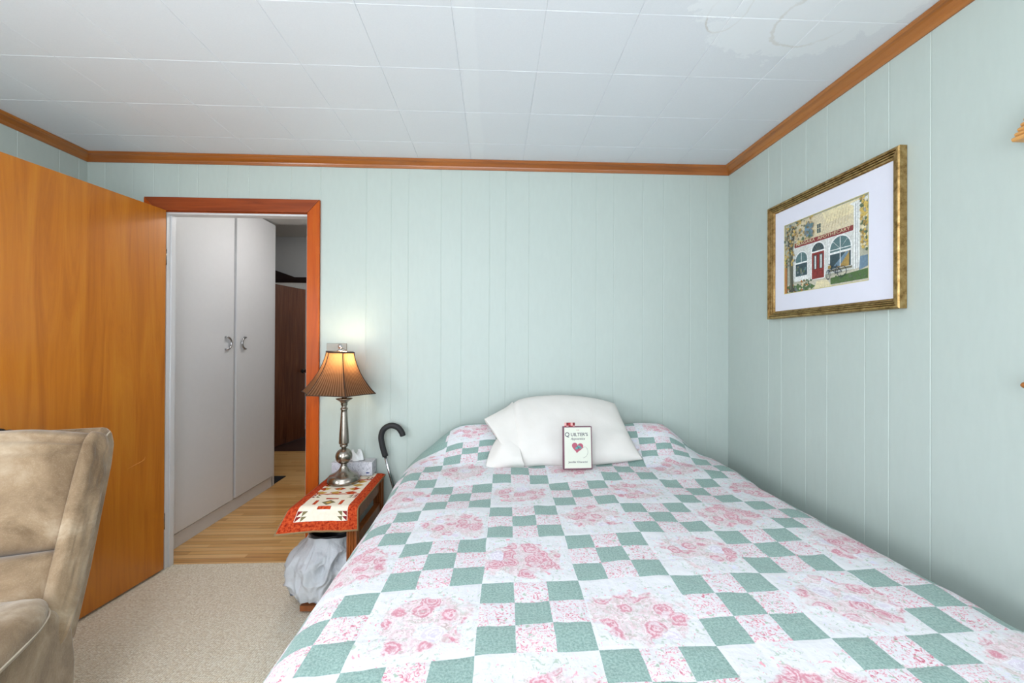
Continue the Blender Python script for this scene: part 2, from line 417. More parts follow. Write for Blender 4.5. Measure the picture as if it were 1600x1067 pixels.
# the far brown door, ajar
fd = thing('panel_door', 'dark brown flush door standing open at the far end of the hall', 'door', (-2.745, 5.17, 0), 0.0)
fa = -math.atan2(0.13, 0.62)
MR = Matrix.Rotation(fa, 4, 'Z')
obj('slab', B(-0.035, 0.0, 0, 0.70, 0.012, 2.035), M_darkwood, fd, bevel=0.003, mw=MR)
bm = bmesh.new(); tube(bm, [(0.0, 0.64, 0.92), (0.012, 0.64, 0.92), (0.02, 0.64, 0.92), (0.045, 0.64, 0.92), (0.05, 0.64, 0.92), (0.065, 0.64, 0.92), (0.078, 0.64, 0.92), (0.082, 0.64, 0.92)], [0.026, 0.026, 0.011, 0.011, 0.022, 0.028, 0.022, 0.004], 16)
obj('knob', bm, M_blackmetal, fd, smooth=True, mw=MR)

# ------------------------------------------------------------------ bedroom door, opened past square
dr = thing('wooden_door', 'orange-brown flush wooden door swung open beside the doorway, behind the tan recliner', 'door', (-1.887, 2.475, 0), 0.0)
da = -math.atan2(0.052, 0.46)
MD = Matrix.Rotation(da, 4, 'Z')
obj('slab', B(-0.035, 0.0, -0.80, 0.0, 0.012, 2.068), M_door, dr, bevel=0.002, mw=MD)
bm = bmesh.new()
kz = 0.935
kp = [(0.0, 0.03), (0.006, 0.03), (0.008, 0.012), (0.03, 0.012), (0.034, 0.022), (0.046, 0.027), (0.058, 0.022), (0.063, 0.004)]
tube(bm, [(a, -0.738, kz) for a, r in kp], [r for a, r in kp], 20)
obj('knob', bm, M_blackmetal, dr, smooth=True, mw=MD)
bm = bmesh.new()
sc_ = catmull([(0.0006, -0.215, 0.648), (0.0006, -0.17, 0.658), (0.0006, -0.13, 0.668), (0.0006, -0.118, 0.684)], 6)
tube(bm, sc_, [0.0005+0.0012*sin(pi*i/(len(sc_)-1)) for i in range(len(sc_))], 6)
obj('scratch', bm, plain('bare_wood_scratch', S(222, 150, 70), 0.6), dr, mw=MD, label='pale scratch in the veneer')
for hz in (0.28, 1.80):
    bm = bmesh.new(); tube(bm, [(-0.008, 0.006, hz-0.045), (-0.008, 0.006, hz+0.045)], 0.006, 10)
    obj('hinge', bm, M_nickel, dr, smooth=True, mw=MD)

# ------------------------------------------------------------------ windows (right wall; rear and left ones added, unseen)
M_glass = NT('window_glass', 0.02); _t = M_glass.t.nodes.new('ShaderNodeBsdfTransparent'); _g = M_glass.t.nodes.new('ShaderNodeMixShader'); _g.inputs[0].default_value = 0.06
M_glass.t.links.new(_t.outputs[0], _g.inputs[1]); M_glass.t.links.new(M_glass.b.outputs[0], _g.inputs[2]); M_glass.t.links.new(_g.outputs[0], M_glass.t.nodes['Material Output'].inputs[0]); M_glass = M_glass.m
bm = bmesh.new(); xo = XR
t = 0.05
for a in ((WY0, WY1, WZ0, WZ0+t), (WY0, WY1, WZ1-t, WZ1), (WY0, WY0+t, WZ0, WZ1), (WY1-t, WY1, WZ0, WZ1), (0.10, 0.15, WZ0, WZ1)):
    box(bm, XR+0.02, XR+0.07, a[0], a[1], a[2], a[3])
w1 = obj('window_1', bm, M_white, kind='structure', bevel=0.003)
obj('pane', B(XR+0.043, XR+0.047, WY0+0.04, WY1-0.04, WZ0+0.04, WZ1-0.04), M_glass, w1)
bm = bmesh.new()
for a in ((RX0, RX1, RZ0, RZ0+t), (RX0, RX1, RZ1-t, RZ1), (RX0, RX0+t, RZ0, RZ1), (RX1-t, RX1, RZ0, RZ1), (-0.32, -0.28, RZ0, RZ1)):
    box(bm, a[0], a[1], YF-0.07, YF-0.02, a[2], a[3])
w2 = obj('fill_window_rear', bm, M_white, kind='structure', bevel=0.003)  # unseen opening, set low and wide to fill the room from behind
obj('pane', B(RX0+0.04, RX1-0.04, YF-0.047, YF-0.043, RZ0+0.04, RZ1-0.04), M_glass, w2)
bm = bmesh.new()
for a in ((LY0, LY1, LZ0, LZ0+t), (LY0, LY1, LZ1-t, LZ1), (LY0, LY0+t, LZ0, LZ1), (LY1-t, LY1, LZ0, LZ1), (-0.47, -0.43, LZ0, LZ1)):
    box(bm, XL-0.07, XL-0.02, a[0], a[1], a[2], a[3])
w3 = obj('fill_window_left', bm, M_white, kind='structure', bevel=0.003)  # unseen window added so light reaches the right wall
obj('pane', B(XL-0.047, XL-0.043, LY0+0.04, LY1-0.04, LZ0+0.04, LZ1-0.04), M_glass, w3)
# wooden sill and ridged wooden valance of window_1, only their ends are in view
bm = bmesh.new()
prism(bm, [(XR, 1.198), (XR-0.035, 1.198), (XR-0.050, 1.203), (XR-0.056, 1.210), (XR-0.050, 1.217), (XR-0.03, 1.222), (XR, 1.222)], 'y', WY0-0.10, 1.035)
ws = obj('window_sill', bm, M_trimy, kind='structure', bevel=0.003)
ws.name = 'trim_10'
va = thing('window_valance', 'ridged light-wood valance over the window at the right edge of the picture', 'valance', (XR, 1.045, 1.85))
bm = bmesh.new()
for i in range(9):
    o_ = 0.065-0.0045*i; z0 = 0.012*i
    prism(bm, [(0.0, z0), (-o_+0.004, z0), (-o_, z0+0.004), (-o_, z0+0.008), (-o_+0.005, z0+0.0118), (0.0, z0+0.0118)], 'y', -1.78, 0.0-0.003*i)
obj('slat_stack', bm, wood_mat('valance_wood', S(170, 110, 50), S(206, 150, 84), S(224, 174, 110), axis=1, rough=0.4), va, bevel=0.001)
bm = bmesh.new(); box(bm, -0.022, 0, -1.75, -0.03, 0.11, 0.135)
obj('mounting_rail', bm, M_trimy, va, bevel=0.002)
# added lamp above and behind the camera, stands in for bounced flash
M_opal = NT('fill_opal_glass', 0.4)
M_opal.b.inputs['Emission Color'].default_value = (0.99, 0.97, 1.0, 1); M_opal.b.inputs['Emission Strength'].default_value = 30.0
cl_l = thing('fill_ceiling_lamp', 'added unseen opal glass ceiling lamp for bounced fill light', 'ceiling light', (-0.65, -0.10, ZC))
bm = bmesh.new(); lathe(bm, [(0.02, -0.265), (0.10, -0.258), (0.16, -0.235), (0.18, -0.20), (0.16, -0.17), (0.10, -0.15), (0.02, -0.145)], n=40)
obj('glass_bowl', bm, M_opal.m, cl_l, smooth=True)
bm = bmesh.new(); lathe(bm, [(0.02, -0.15), (0.012, -0.02), (0.06, -0.015), (0.06, -0.001)], n=24); obj('stem', bm, M_nickel, cl_l, smooth=True)

# ------------------------------------------------------------------ bed
BX0, BX1, BY0, BY1 = -0.495, 1.290, 0.36, 2.44
def smoothmax(a, b, k=0.03):
    h = max(0.0, min(1.0, 0.5+0.5*(a-b)/k)); return b*(1-h)+a*h+k*h*(1-h)
def quilt_top(x, y):
    z = 0.668+0.020*sm(1.85, 2.06, y)
    m = sm(2.09, 2.37, y)*sm(-0.47, -0.16, x)*(1-sm(0.93, 1.20, x))*(1-0.45*sm(0.02, 0.16, x)*(1-sm(0.56, 0.70, x)))
    z += m*(0.858-0.688)
    z += 0.006*nz(x*3.1, y*3.1, 1.0)+0.004*nz(x*9, y*9, 4.0)+0.0022*nz(x*26, y*26, 7.0)
    # long soft creases toward the head corners
    z += 0.004*sin(14*(x*0.9+y*0.5)+3*nz(x*2, y*2))*sm(1.3, 2.2, y)
    return z
R_ = 0.13
def roll(t, a, b):
    """cloth arc-length t across an edge pair a<b -> (pos, drop, outside)"""
    def side(e):
        if e <= 0: return e, 0.0
        L = R_*pi/2
        if e < L: th = e/R_; return R_*sin(th), R_*(1-cos(th))
        return R_+0.05*(e-L), R_+(e-L)*0.997
    ia, ib = a+R_, b-R_
    if t < ia: p, d = side(ia-t); return ia-p, d
    if t > ib: p, d = side(t-ib); return ib+p, d
    return t, 0.0
NU, NV = 190, 230
u0, u1 = BX0-0.44, BX1+0.44
v0, v1 = BY0-0.36, BY1+0.16
def vtex(v):
    """pattern length along the bed: the quilt is bunched up over the covered pillows at the head"""
    if v < 2.10: return v
    pts = ((2.10, 2.10), (2.17, 2.19), (2.25, 2.43), (2.355, 2.690), (3.0, 3.0+0.335))
    for (a, ra), (b, rb) in zip(pts, pts[1:]):
        if v <= b: return lerp(ra, rb, (v-a)/(b-a))
    return v+0.335
def QP(i, j):
    u = u0+(u1-u0)*i/NU; v = v0+(v1-v0)*j/NV
    x, dx = roll(u, BX0, BX1); y, dy = roll(v, BY0, BY1+0.02)
    z = quilt_top(x, y)-dx-dy
    if dx > 0.1:
        wv = 0.012*sin(v*17+2*sin(v*5))*sm(0.1, 0.5, dx); x += wv*(1 if x > 0.3 else -1)-(0.006 if x > 0.3 else -0.006)
    if dy > 0.1 and y < 1: y -= 0.012*sin(u*16)*sm(0.1, 0.4, dy)
    x = min(x, XR-0.016); y = min(y, YB-0.006)
    return Vector((x, y, max(z, 0.07)))
def QUV(i, j):
    u = u0+(u1-u0)*i/NU; v = v0+(v1-v0)*j/NV
    return (u, vtex(v))

def quilt_mat():
    n = NT('patchwork_quilt', 0.9, 0.15)
    tc = n.t.nodes.new('ShaderNodeTexCoord'); uv = tc.outputs['UV']
    wob = n.noise(uv, 7, 2, out='Color' if False else 1)
    wv = n.t.nodes.new('ShaderNodeVectorMath'); wv.operation = 'MULTIPLY_ADD'
    n.put(wv.inputs[0], wob); wv.inputs[1].default_value = (0.010, 0.010, 0); n.put(wv.inputs[2], uv)
    uw = wv.outputs[0]
    x, y, z = n.sep(uw)
    y = n.math('ADD', y, n.math('ADD', n.math('MULTIPLY', n.math('MAXIMUM', n.math('SUBTRACT', -0.02, x), 0.0), 0.10), n.math('MULTIPLY', x, -0.03)))
    P = 0.26
    bx = n.math('DIVIDE', n.math('ADD', n.math('SUBTRACT', x, n.math('MULTIPLY', n.math('SUBTRACT', y, 1.12), 0.03)), 0.026), P); by = n.math('DIVIDE', n.math('SUBTRACT', y, 1.132), P)
    ix = n.math('FLOOR', bx); iy = n.math('FLOOR', by); fx = n.math('FRACT', bx); fy = n.math('FRACT', by)
    par = n.math('FLOORED_MODULO', n.math('ADD', ix, iy), 2.0)     # 1 = nine-patch
    sx = n.math('FLOOR', n.math('MULTIPLY', fx, 3)); sy = n.math('FLOOR', n.math('MULTIPLY', fy, 3))
    sp = n.math('FLOORED_MODULO', n.math('ADD', sx, sy), 2.0)      # 0 = green
    # green mottled cotton
    gm = n.sstep(n.noise(uv, 190, 3, 0.7), 0.3, 0.7); gm2 = n.noise(uv, 18, 2)
    green = n.mix(gm, S(106, 138, 131), S(154, 178, 171)); green = n.mix(n.math('MULTIPLY', gm2, 0.25), green, S(166, 190, 184))
    # small scattered rosebuds on white
    n1 = n.noise(uv, 66, 2, 0.6, 2.6); n2 = n.noise(uv, 30, 2)
    cal = n.mix(n.sstep(n1, 0.51, 0.60), S(216, 215, 219), S(216, 164, 176))
    cal = n.mix(n.sstep(n1, 0.63, 0.69), cal, S(188, 104, 122))
    n3 = n.noise(n.coord('UV', (1, 1, 1), (3.3, 1.7, 0)), 80, 2, 0.6, 0.8)
    cal = n.mix(n.sstep(n3, 0.62, 0.67), cal, S(164, 182, 166))
    # big rose bouquets
    cx = n.math('SUBTRACT', fx, 0.5); cy = n.math('SUBTRACT', fy, 0.5)
    wn_ = n.t.nodes.new('ShaderNodeTexWhiteNoise'); wn_.noise_dimensions = '2D'; n.put(wn_.inputs['Vector'], n.comb(ix, iy))
    rr = n.sep(wn_.outputs['Color'])
    cx = n.math('ADD', cx, n.math('MULTIPLY', n.math('SUBTRACT', rr[0], 0.5), 0.22)); cy = n.math('ADD', cy, n.math('MULTIPLY', n.math('SUBTRACT', rr[1], 0.5), 0.22))
    r = n.math('SQRT', n.math('ADD', n.math('MULTIPLY', cx, cx), n.math('MULTIPLY', n.math('MULTIPLY', cy, cy), 1.5)))
    big = n.noise(uv, 14, 3, 0.6)
    rm = n.math('ADD', r, n.math('MULTIPLY', n.math('SUBTRACT', big, 0.5), 0.6))
    inner = n.math('SUBTRACT', 1.0, n.sstep(rm, 0.40, 0.46)); outer = n.math('SUBTRACT', 1.0, n.sstep(rm, 0.60, 0.76))
    dwv = n.t.nodes.new('ShaderNodeVectorMath'); dwv.operation = 'MULTIPLY_ADD'
    n.put(dwv.inputs[0], n.noise(uv, 26, 3, 0.6, out=1)); dwv.inputs[1].default_value = (0.030, 0.030, 0); n.put(dwv.inputs[2], uv)
    vd = n.vor(dwv.outputs[0], 19, 'F1', 0.75); vc = n.vor(dwv.outputs[0], 19, 'F1', 0.75, 'Color'); vr = n.sep(vc)
    fine_ = n.noise(uv, 75, 3, 0.65, 1.6)
    pet = n.math('SINE', n.math('ADD', n.math('MULTIPLY', vd, 36), n.math('MULTIPLY', fine_, 13)))
    rose = n.mix(n.sstep(pet, -0.2, 0.8), S(204, 150, 162), S(219, 194, 201))
    rose = n.mix(n.math('MULTIPLY', n.sstep(pet, -0.45, -0.95), 0.8), rose, S(198, 126, 143))
    rose = n.mix(n.math('MULTIPLY', n.sstep(n.noise(uv, 30, 3), 0.50, 0.64), 0.5), rose, n.mix(n.sstep(n.noise(uv, 19, 2), 0.5, 0.6), S(218, 216, 221), S(196, 204, 198)))
    lav = n.mix(n.sstep(pet, -0.6, 0.9), S(208, 200, 214), S(226, 223, 231))
    rose = n.mix(n.math('GREATER_THAN', vr[0], 0.82), rose, lav)
    rose = n.mix(n.math('MULTIPLY', n.sstep(vd, 0.46, 0.60), 0.6), rose, n.mix(n.sstep(fine_, 0.5, 0.6), S(224, 222, 224), S(180, 194, 182)))
    # leaves and pale blossoms around
    lf = n.noise(uv, 42, 3, 0.65, 2.2)
    fol = n.mix(n.sstep(lf, 0.56, 0.66), S(216, 217, 220), S(172, 190, 176))
    lf2 = n.noise(n.coord('UV', (1, 1, 1), (7.1, 2.2, 0)), 30, 3, 0.65, 1.2)
    fol = n.mix(n.sstep(lf2, 0.56, 0.68), fol, S(214, 214, 230))
    lf3 = n.noise(n.coord('UV', (1, 1, 1), (1.1, 9.2, 0)), 60, 3, 0.6, 1.0)
    fol = n.mix(n.sstep(lf3, 0.62, 0.68), fol, S(226, 160, 174))
    bg = n.mix(n.math('MULTIPLY', n.sstep(n.noise(uv, 24, 3, 0.6, 1.5), 0.55, 0.7), 0.5), S(218, 219, 222), S(204, 205, 214))
    flo = n.mix(outer, bg, fol); flo = n.mix(inner, flo, rose)
    nine = n.mix(sp, green, cal)
    pat = n.mix(par, flo, nine)
    # green border outside the pieced field
    inx = n.math('MULTIPLY', n.math('GREATER_THAN', bx, -1.86), n.math('LESS_THAN', bx, 5.0))
    iny = n.math('MULTIPLY', n.math('GREATER_THAN', by, -5.0), n.math('LESS_THAN', by, 5.98))
    top = n.math('MULTIPLY', n.math('GREATER_THAN', by, 4.95), n.math('MAXIMUM', n.math('LESS_THAN', bx, -1.05), n.math('GREATER_THAN', bx, 4.3)))
    inx = n.math('MULTIPLY', inx, n.math('SUBTRACT', 1.0, top))
    n.base(n.mix(n.math('MULTIPLY', inx, iny), green, pat))
    # quilting puckers along the seams
    ex = n.math('ABSOLUTE', n.math('SUBTRACT', n.math('FRACT', n.math('MULTIPLY', bx, 3)), 0.5))
    ey = n.math('ABSOLUTE', n.math('SUBTRACT', n.math('FRACT', n.math('MULTIPLY', by, 3)), 0.5))
    seam = n.sstep(n.math('MAXIMUM', ex, ey), 0.36, 0.5)
    h = n.math('ADD', n.math('MULTIPLY', seam, -0.5), n.math('MULTIPLY', n.noise(uv, 34, 3, 0.6), 1.7))
    n.bump(h, 0.004, 0.4)
    n.b.inputs['Sheen Weight'].default_value = 0.15
    return n.m
bed = thing('bed', 'wide bed against the panelled wall under a green, white and pink rose patchwork quilt', 'bed', (0.362, 1.4, 0))
def lw(o): o.matrix_parent_inverse = Matrix.Translation(-Vector(o.parent.location)); return o
bm = bmesh.new(); grid(bm, QP, NU, NV, uv=QUV)
lw(obj('quilt', bm, quilt_mat(), bed, smooth=True))
bm = bmesh.new(); box(bm, BX0+0.06, BX1-0.06, BY0+0.06, BY1-0.05, 0.36, 0.60)
lw(obj('mattress', bm, plain('mattress_ticking', S(226, 226, 222), 0.9), bed, bevel=0.05, seg=4))
bm = bmesh.new(); box(bm, BX0+0.07, BX1-0.07, BY0+0.07, BY1-0.06, 0.14, 0.36)
lw(obj('box_spring', bm, plain('box_spring_cloth', S(200, 198, 192), 0.9), bed, bevel=0.02))
for lx in (BX0+0.12, BX1-0.12):
    for ly in (BY0+0.12, BY1-0.12):
        bm = bmesh.new(); lathe(bm, [(0.022, 0.0), (0.028, 0.14)], lx, ly, 16); lw(obj('leg', bm, M_blackmetal, bed))

# white pillow leaning at the head, pillowcase open at the left
M_case = NT('ivory_pillowcase', 0.85, 0.2); M_case.base(M_case.mix(M_case.noise(M_case.coord(), 14, 3), S(218, 214, 208), S(226, 223, 218)))
M_case.bump(M_case.noise(M_case.coord('Object', (1, 1, 0.4)), 16, 4, 0.6), 0.006, 0.35); M_case = M_case.m
PO = Vector((0.373, 2.100, 0.685)); PK = 1.035; PB = Vector((0, 0.689, 0.725)); PA = Vector((1, 0, 0)); PN = Vector((0, -0.725, 0.689))
def c2(pts, t):
    pts2 = catmull([(p[0], p[1], 0) for p in pts], 10); f = t*(len(pts2)-1); i = min(int(f), len(pts2)-2); return pts2[i].lerp(pts2[i+1], f-i)
# silhouette in pillow-plane coordinates (a across, b up)
e_bot = [(-0.345, 0.022), (-0.24, 0.004), (-0.11, 0.012), (0.04, 0.006), (0.20, 0.018), (0.385, 0.040)]
e_top = [(-0.283, 0.352), (-0.215, 0.402), (-0.084, 0.424), (0.045, 0.428), (0.20, 0.408), (0.308, 0.378)]
e_lef = [(-0.345, 0.022), (-0.325, 0.12), (-0.305, 0.24), (-0.283, 0.352)]
e_rig = [(0.385, 0.040), (0.352, 0.13), (0.333, 0.22), (0.308, 0.378)]
bm = bmesh.new(); n_ = 56
def pil(front):
    def P(i, j):
        s, t = i/n_, j/n_
        b, tp, l, r = c2(e_bot, s), c2(e_top, s), c2(e_lef, t), c2(e_rig, t)
        p = b*(1-t)+tp*t+l*(1-s)+r*s-(Vector((*e_bot[0], 0))*(1-s)*(1-t)+Vector((*e_bot[-1], 0))*s*(1-t)+Vector((*e_top[0], 0))*(1-s)*t+Vector((*e_top[-1], 0))*s*t)
        k = ((1-abs(2*s-1)**3.2)*(1-abs(2*t-1)**2.6))**0.62
        if front:
            h = 0.085*k
            h += 0.006*k*nz(s*5+3, t*5)+0.015*sin(26*s+4*t)*sm(0.35, 0.05, s)*sm(0, 0.2, t)*sm(1, 0.85, t)*(1 if s > 0.02 else 0)
            h += 0.006*sin(20*s-12*t)*sm(0.72, 0.95, s)*k
        else: h = -0.035*k
        return PO+PA*p.x*PK+PB*p.y*PK+PN*h
    return P
grid(bm, pil(True), n_, n_); grid(bm, pil(False), n_, n_)
bmesh.ops.remove_doubles(bm, verts=bm.verts[:], dist=1e-4)
pw = thing('pillow', 'ivory white pillow leaning at the head of the bed, behind the small book', 'pillow', (0.36, 2.06, 0.71))
def lw2(o): o.matrix_parent_inverse = Matrix.Translation(-Vector(o.parent.location)); return o
lw2(obj('filled_case', bm, M_case, pw, smooth=True))
# loose open hem of the case, folded over at the left
bm = bmesh.new()
rows = [
 [(-0.262, 0.385, 0.01), (-0.300, 0.34, 0.02), (-0.400, 0.27, 0.03), (-0.412, 0.262, 0.028), (-0.405, 0.25, 0.010)],
 [(-0.245, 0.330, 0.045), (-0.300, 0.285, 0.052), (-0.375, 0.225, 0.045), (-0.385, 0.215, 0.040), (-0.378, 0.205, 0.02)],
 [(-0.235, 0.235, 0.068), (-0.285, 0.200, 0.062), (-0.335, 0.150, 0.058), (-0.345, 0.138, 0.050), (-0.338, 0.130, 0.030)],
 [(-0.230, 0.130, 0.070), (-0.275, 0.105, 0.066), (-0.305, 0.075, 0.070), (-0.313, 0.062, 0.060), (-0.305, 0.055, 0.040)],
 [(-0.235, 0.050, 0.050), (-0.265, 0.038, 0.060), (-0.288, 0.026, 0.060), (-0.296, 0.018, 0.050), (-0.290, 0.010, 0.030)]]
def surf(bm, rows, m=6):
    rr = [catmull(r, m) for r in rows]; cols = [catmull([r[i] for r in rr], m) for i in range(len(rr[0]))]
    grid(bm, lambda i, j: PO+PA*cols[i][j].x*PK+PB*cols[i][j].y*PK+PN*cols[i][j].z, len(cols)-1, len(cols[0])-1)
surf(bm, rows)
h1 = obj('upper_hem', bm, M_case, pw, smooth=True); lw2(h1)
mod = h1.modifiers.new('thick', 'SOLIDIFY'); mod.thickness = 0.003
bm = bmesh.new()
rows = [
 [(-0.345, 0.150, 0.020), (-0.300, 0.140, 0.055), (-0.262, 0.120, 0.060), (-0.235, 0.110, 0.050)],
 [(-0.372, 0.100, 0.018), (-0.325, 0.085, 0.062), (-0.275, 0.070, 0.066), (-0.232, 0.066, 0.058)],
 [(-0.392, 0.040, 0.012), (-0.345, 0.030, 0.050), (-0.285, 0.022, 0.062), (-0.225, 0.022, 0.056)],
 [(-0.398, 0.006, 0.000), (-0.350, -0.004, 0.022), (-0.280, 0.000, 0.040), (-0.215, 0.002, 0.038)],
 [(-0.385, 0.004, -0.015), (-0.340, 0.000, -0.008), (-0.280, 0.000, 0.000), (-0.215, 0.000, 0.005)]]
surf(bm, rows)
h2 = obj('lower_hem', bm, M_case, pw, smooth=True); lw2(h2)
mod = h2.modifiers.new('thick', 'SOLIDIFY'); mod.thickness = 0.003

# ------------------------------------------------------------------ text helper
def text_mesh(body, size, depth=0.0, shear=0.0, align='CENTER', bold=0.0):
    cu = bpy.data.curves.new('lettering', 'FONT'); cu.body = body; cu.size = size; cu.align_x = align; cu.extrude = depth
    cu.shear = shear; cu.offset = bold; cu.resolution_u = 3
    to = bpy.data.objects.new('lettering', cu); COL.objects.link(to)
    dg = bpy.context.evaluated_depsgraph_get(); dg.update()
    me = bpy.data.meshes.new_from_object(to.evaluated_get(dg))
    bpy.data.objects.remove(to); return me
def add_text(bm, body, size, M, mat=0, shear=0.0, bold=0.0, sx=1.0):
    me = text_mesh(body, size, 0.0, shear, 'CENTER', bold); tb = bmesh.new(); tb.from_mesh(me)
    bmesh.ops.transform(tb, matrix=M @ Matrix.Diagonal((sx, 1, 1, 1)), verts=tb.verts[:])
    vm = {v: bm.verts.new(v.co) for v in tb.verts}
    for f in tb.faces:
        try: bm.faces.new([vm[v] for v in f.verts]).material_index = mat
        except ValueError: pass
    tb.free(); bpy.data.meshes.remove(me)

# ------------------------------------------------------------------ book standing against the pillow
bk = thing('book', 'small hardcover book with a heart on its cream cover, propped on the pillow', 'book', (0.409, 2.018, 0.700), 0.0)
bk.rotation_euler = (math.radians(-5), 0, math.radians(2))
bw, bh, bt = 0.142, 0.206, 0.020
M_plum = plain('plum_cover_cloth', S(112, 66, 84), 0.5); M_cream = plain('cream_jacket', S(216, 219, 205), 0.45, mottled=0.03)
M_pages = plain('page_edges', S(236, 230, 214), 0.9)
M_ink = plain('grey_lettering', S(84, 84, 94), 0.5); M_pinkink = plain('rose_lettering', S(178, 96, 118), 0.5)
bm = bmesh.new()
box(bm, -bw/2, bw/2, -0.0015, 0.0015, 0, bh); box(bm, -bw/2, bw/2, bt-0.0015, bt+0.0015, 0, bh); box(bm, -bw/2-0.001, -bw/2+0.002, 0, bt, 0, bh)
obj('hard_cover', bm, M_plum, bk, bevel=0.0008)
obj('page_block', B(-bw/2+0.003, bw/2-0.003, 0.0015, bt-0.0015, 0.003, bh-0.003), M_pages, bk)
# front print: cream panel, lettering, heart (front faces -y)
bm = bmesh.new(); box(bm, -bw/2+0.005, bw/2-0.005, -0.0019, -0.0014, 0.006, bh-0.004)
obj('jacket_panel', bm, M_cream, bk)
def F(x, z, d=0.0022): return Matrix.Translation((x, -d, z)) @ Matrix.Rotation(pi/2, 4, 'X')
bm = bmesh.new()
add_text(bm, "THE", 0.008, F(0, bh-0.020), 1)
obj('small_title_line', bm, [M_ink, M_pinkink], bk); bm = bmesh.new()
add_text(bm, "Q", 0.030, F(-0.052, bh-0.048), 0, bold=0.0004); add_text(bm, "UILTER'S", 0.0225, F(0.008, bh-0.046), 0, bold=0.0004)
add_text(bm, "Apprentice", 0.0155, F(0.0, bh-0.064), 0, shear=0.3, bold=0.0002)
obj('title_lettering', bm, [M_ink, M_pinkink], bk); bm = bmesh.new()
add_text(bm, "Jennifer Chiaverini", 0.0125, F(0.0, 0.032), 0, bold=0.0002)
obj('author_lettering', bm, [M_ink, M_pinkink], bk)
bm = bmesh.new()
hp = []
for k in range(60):
    t_ = 2*pi*k/60; hx = 16*sin(t_)**3; hy = 13*cos(t_)-5*cos(2*t_)-2*cos(3*t_)-cos(4*t_)
    a = -0.12; hp.append(((hx*cos(a)-hy*sin(a))*0.00175-0.002, (hx*sin(a)+hy*cos(a))*0.00175+0.106))
prism(bm, hp, 'y', -0.0024, -0.0018, 0)
for (ax, az, r_, mi) in ((0.004, 0.108, 0.009, 1), (-0.006, 0.101, 0.007, 1), (0.012, 0.104, 0.006, 1), (0.003, 0.103, 0.004, 2), (-0.003, 0.110, 0.003, 2)):
    prism(bm, [(ax+r_*cos(2*pi*k/10)*1.2, az+r_*sin(2*pi*k/10)*0.8) for k in range(10)], 'y', -0.0027-0.0002*mi, -0.0023, mi)
obj('heart_emblem', bm, [plain('heart_rose', S(176, 84, 104), 0.5), plain('heart_teal', S(104, 158, 160), 0.5), plain('heart_dark', S(60, 110, 110), 0.5)], bk)
bm = bmesh.new(); tube(bm, catmull([(0.024, -0.0022, 0.102), (0.036, -0.0022, 0.108), (0.046, -0.0022, 0.098), (0.050, -0.0022, 0.080), (0.040, -0.0022, 0.062), (0.026, -0.0022, 0.055)], 6), 0.0005, 5)
obj('thread_drawing', bm, M_ink, bk)
bm = bmesh.new()
for i in range(5):
    for j in range(2):
        x0_ = -0.063+i*0.0105; prism(bm, [(x0_, bh-0.01+j*0.014), (x0_+0.0105, bh-0.01+j*0.014), (x0_+0.0105, bh+0.004+j*0.014), (x0_, bh+0.004+j*0.014)], 'y', 0.009, 0.011, (i+j) % 3)
tg = obj('bookmark', bm, [plain('patch_red', S(176, 58, 62), 0.8), plain('patch_pink', S(226, 176, 172), 0.8), plain('patch_maroon', S(120, 30, 40), 0.8)], None)
tg.location = bk.location; tg.rotation_euler = bk.rotation_euler
tag(tg, 'red and pink patchwork bookmark sticking out of the top of the book', 'bookmark')

# ------------------------------------------------------------------ framed print on the right wall
pf = thing('framed_picture', 'gold-framed print of an old shop front with a red door, on the right wall', 'picture', (XR-0.002, 1.734, 1.440))
# local frame: u runs along -y (left edge in view = high y), v = z, depth toward -x
FW, FH = 0.700, 0.566
M_gold = NT('antique_gold', 0.36, 0.5, 0.85)
gn = M_gold.noise(M_gold.coord(), 40, 4, 0.7); M_gold.base(M_gold.ramp(gn, [(0.3, S(112, 84, 44)), (0.5, S(172, 140, 88)), (0.75, S(200, 174, 124))])); M_gold.bump(gn, 0.0006, 0.3); M_gold = M_gold.m
prof = [(0.0, 0.0), (0.0, 0.026), (0.004, 0.030), (0.011, 0.030), (0.0125, 0.022), (0.0145, 0.027), (0.0185, 0.027), (0.020, 0.018), (0.022, 0.024), (0.026, 0.023), (0.0275, 0.014), (0.029, 0.019), (0.033, 0.017), (0.035, 0.011), (0.038, 0.012), (0.038, 0.0)]
bm = bmesh.new()
rings = []
for (iu, iv) in ((-1, 0), (1, 0), (1, 1), (-1, 1)):
    ring = []
    for a, d in prof:
        yy = (FW/2-a)*(-iu)   # u=-1 -> +y
        zz = a if iv == 0 else FH-a
        ring.append(bm.verts.new((-d, yy, zz)))
    rings.append(ring)
for k in range(4):
    A, Bv = rings[k], rings[(k+1) % 4]
    for i in range(len(prof)): bm.faces.new((A[i], A[(i+1) % len(prof)], Bv[(i+1) % len(prof)], Bv[i]))
obj('frame', bm, M_gold, pf)
MU0, MU1, MV0, MV1 = FW/2-0.099, -(FW/2-0.135), 0.117, 0.453   # opening: y from MU0 (left) to MU1
MU0, MU1 = 0.249, -0.213
bm = bmesh.new()
hw = FW/2-0.037; zt = FH-0.037
for a in ((-hw, hw, 0.037, MV0), (-hw, hw, MV1, zt), (-hw, MU1, MV0, MV1), (MU0, hw, MV0, MV1)): box(bm, -0.0100, -0.0080, a[0], a[1], a[2], a[3])
obj('mat_board', bm, plain('white_mat_board', S(226, 226, 238), 0.6, mottled=0.01), pf)
bm = bmesh.new()
e = 0.003
for a in ((MU1, MU0, MV0, MV0+e), (MU1, MU0, MV1-e, MV1), (MU1, MU1+e, MV0, MV1), (MU0-e, MU0, MV0, MV1)): box(bm, -0.0099, -0.0075, a[0], a[1], a[2], a[3])
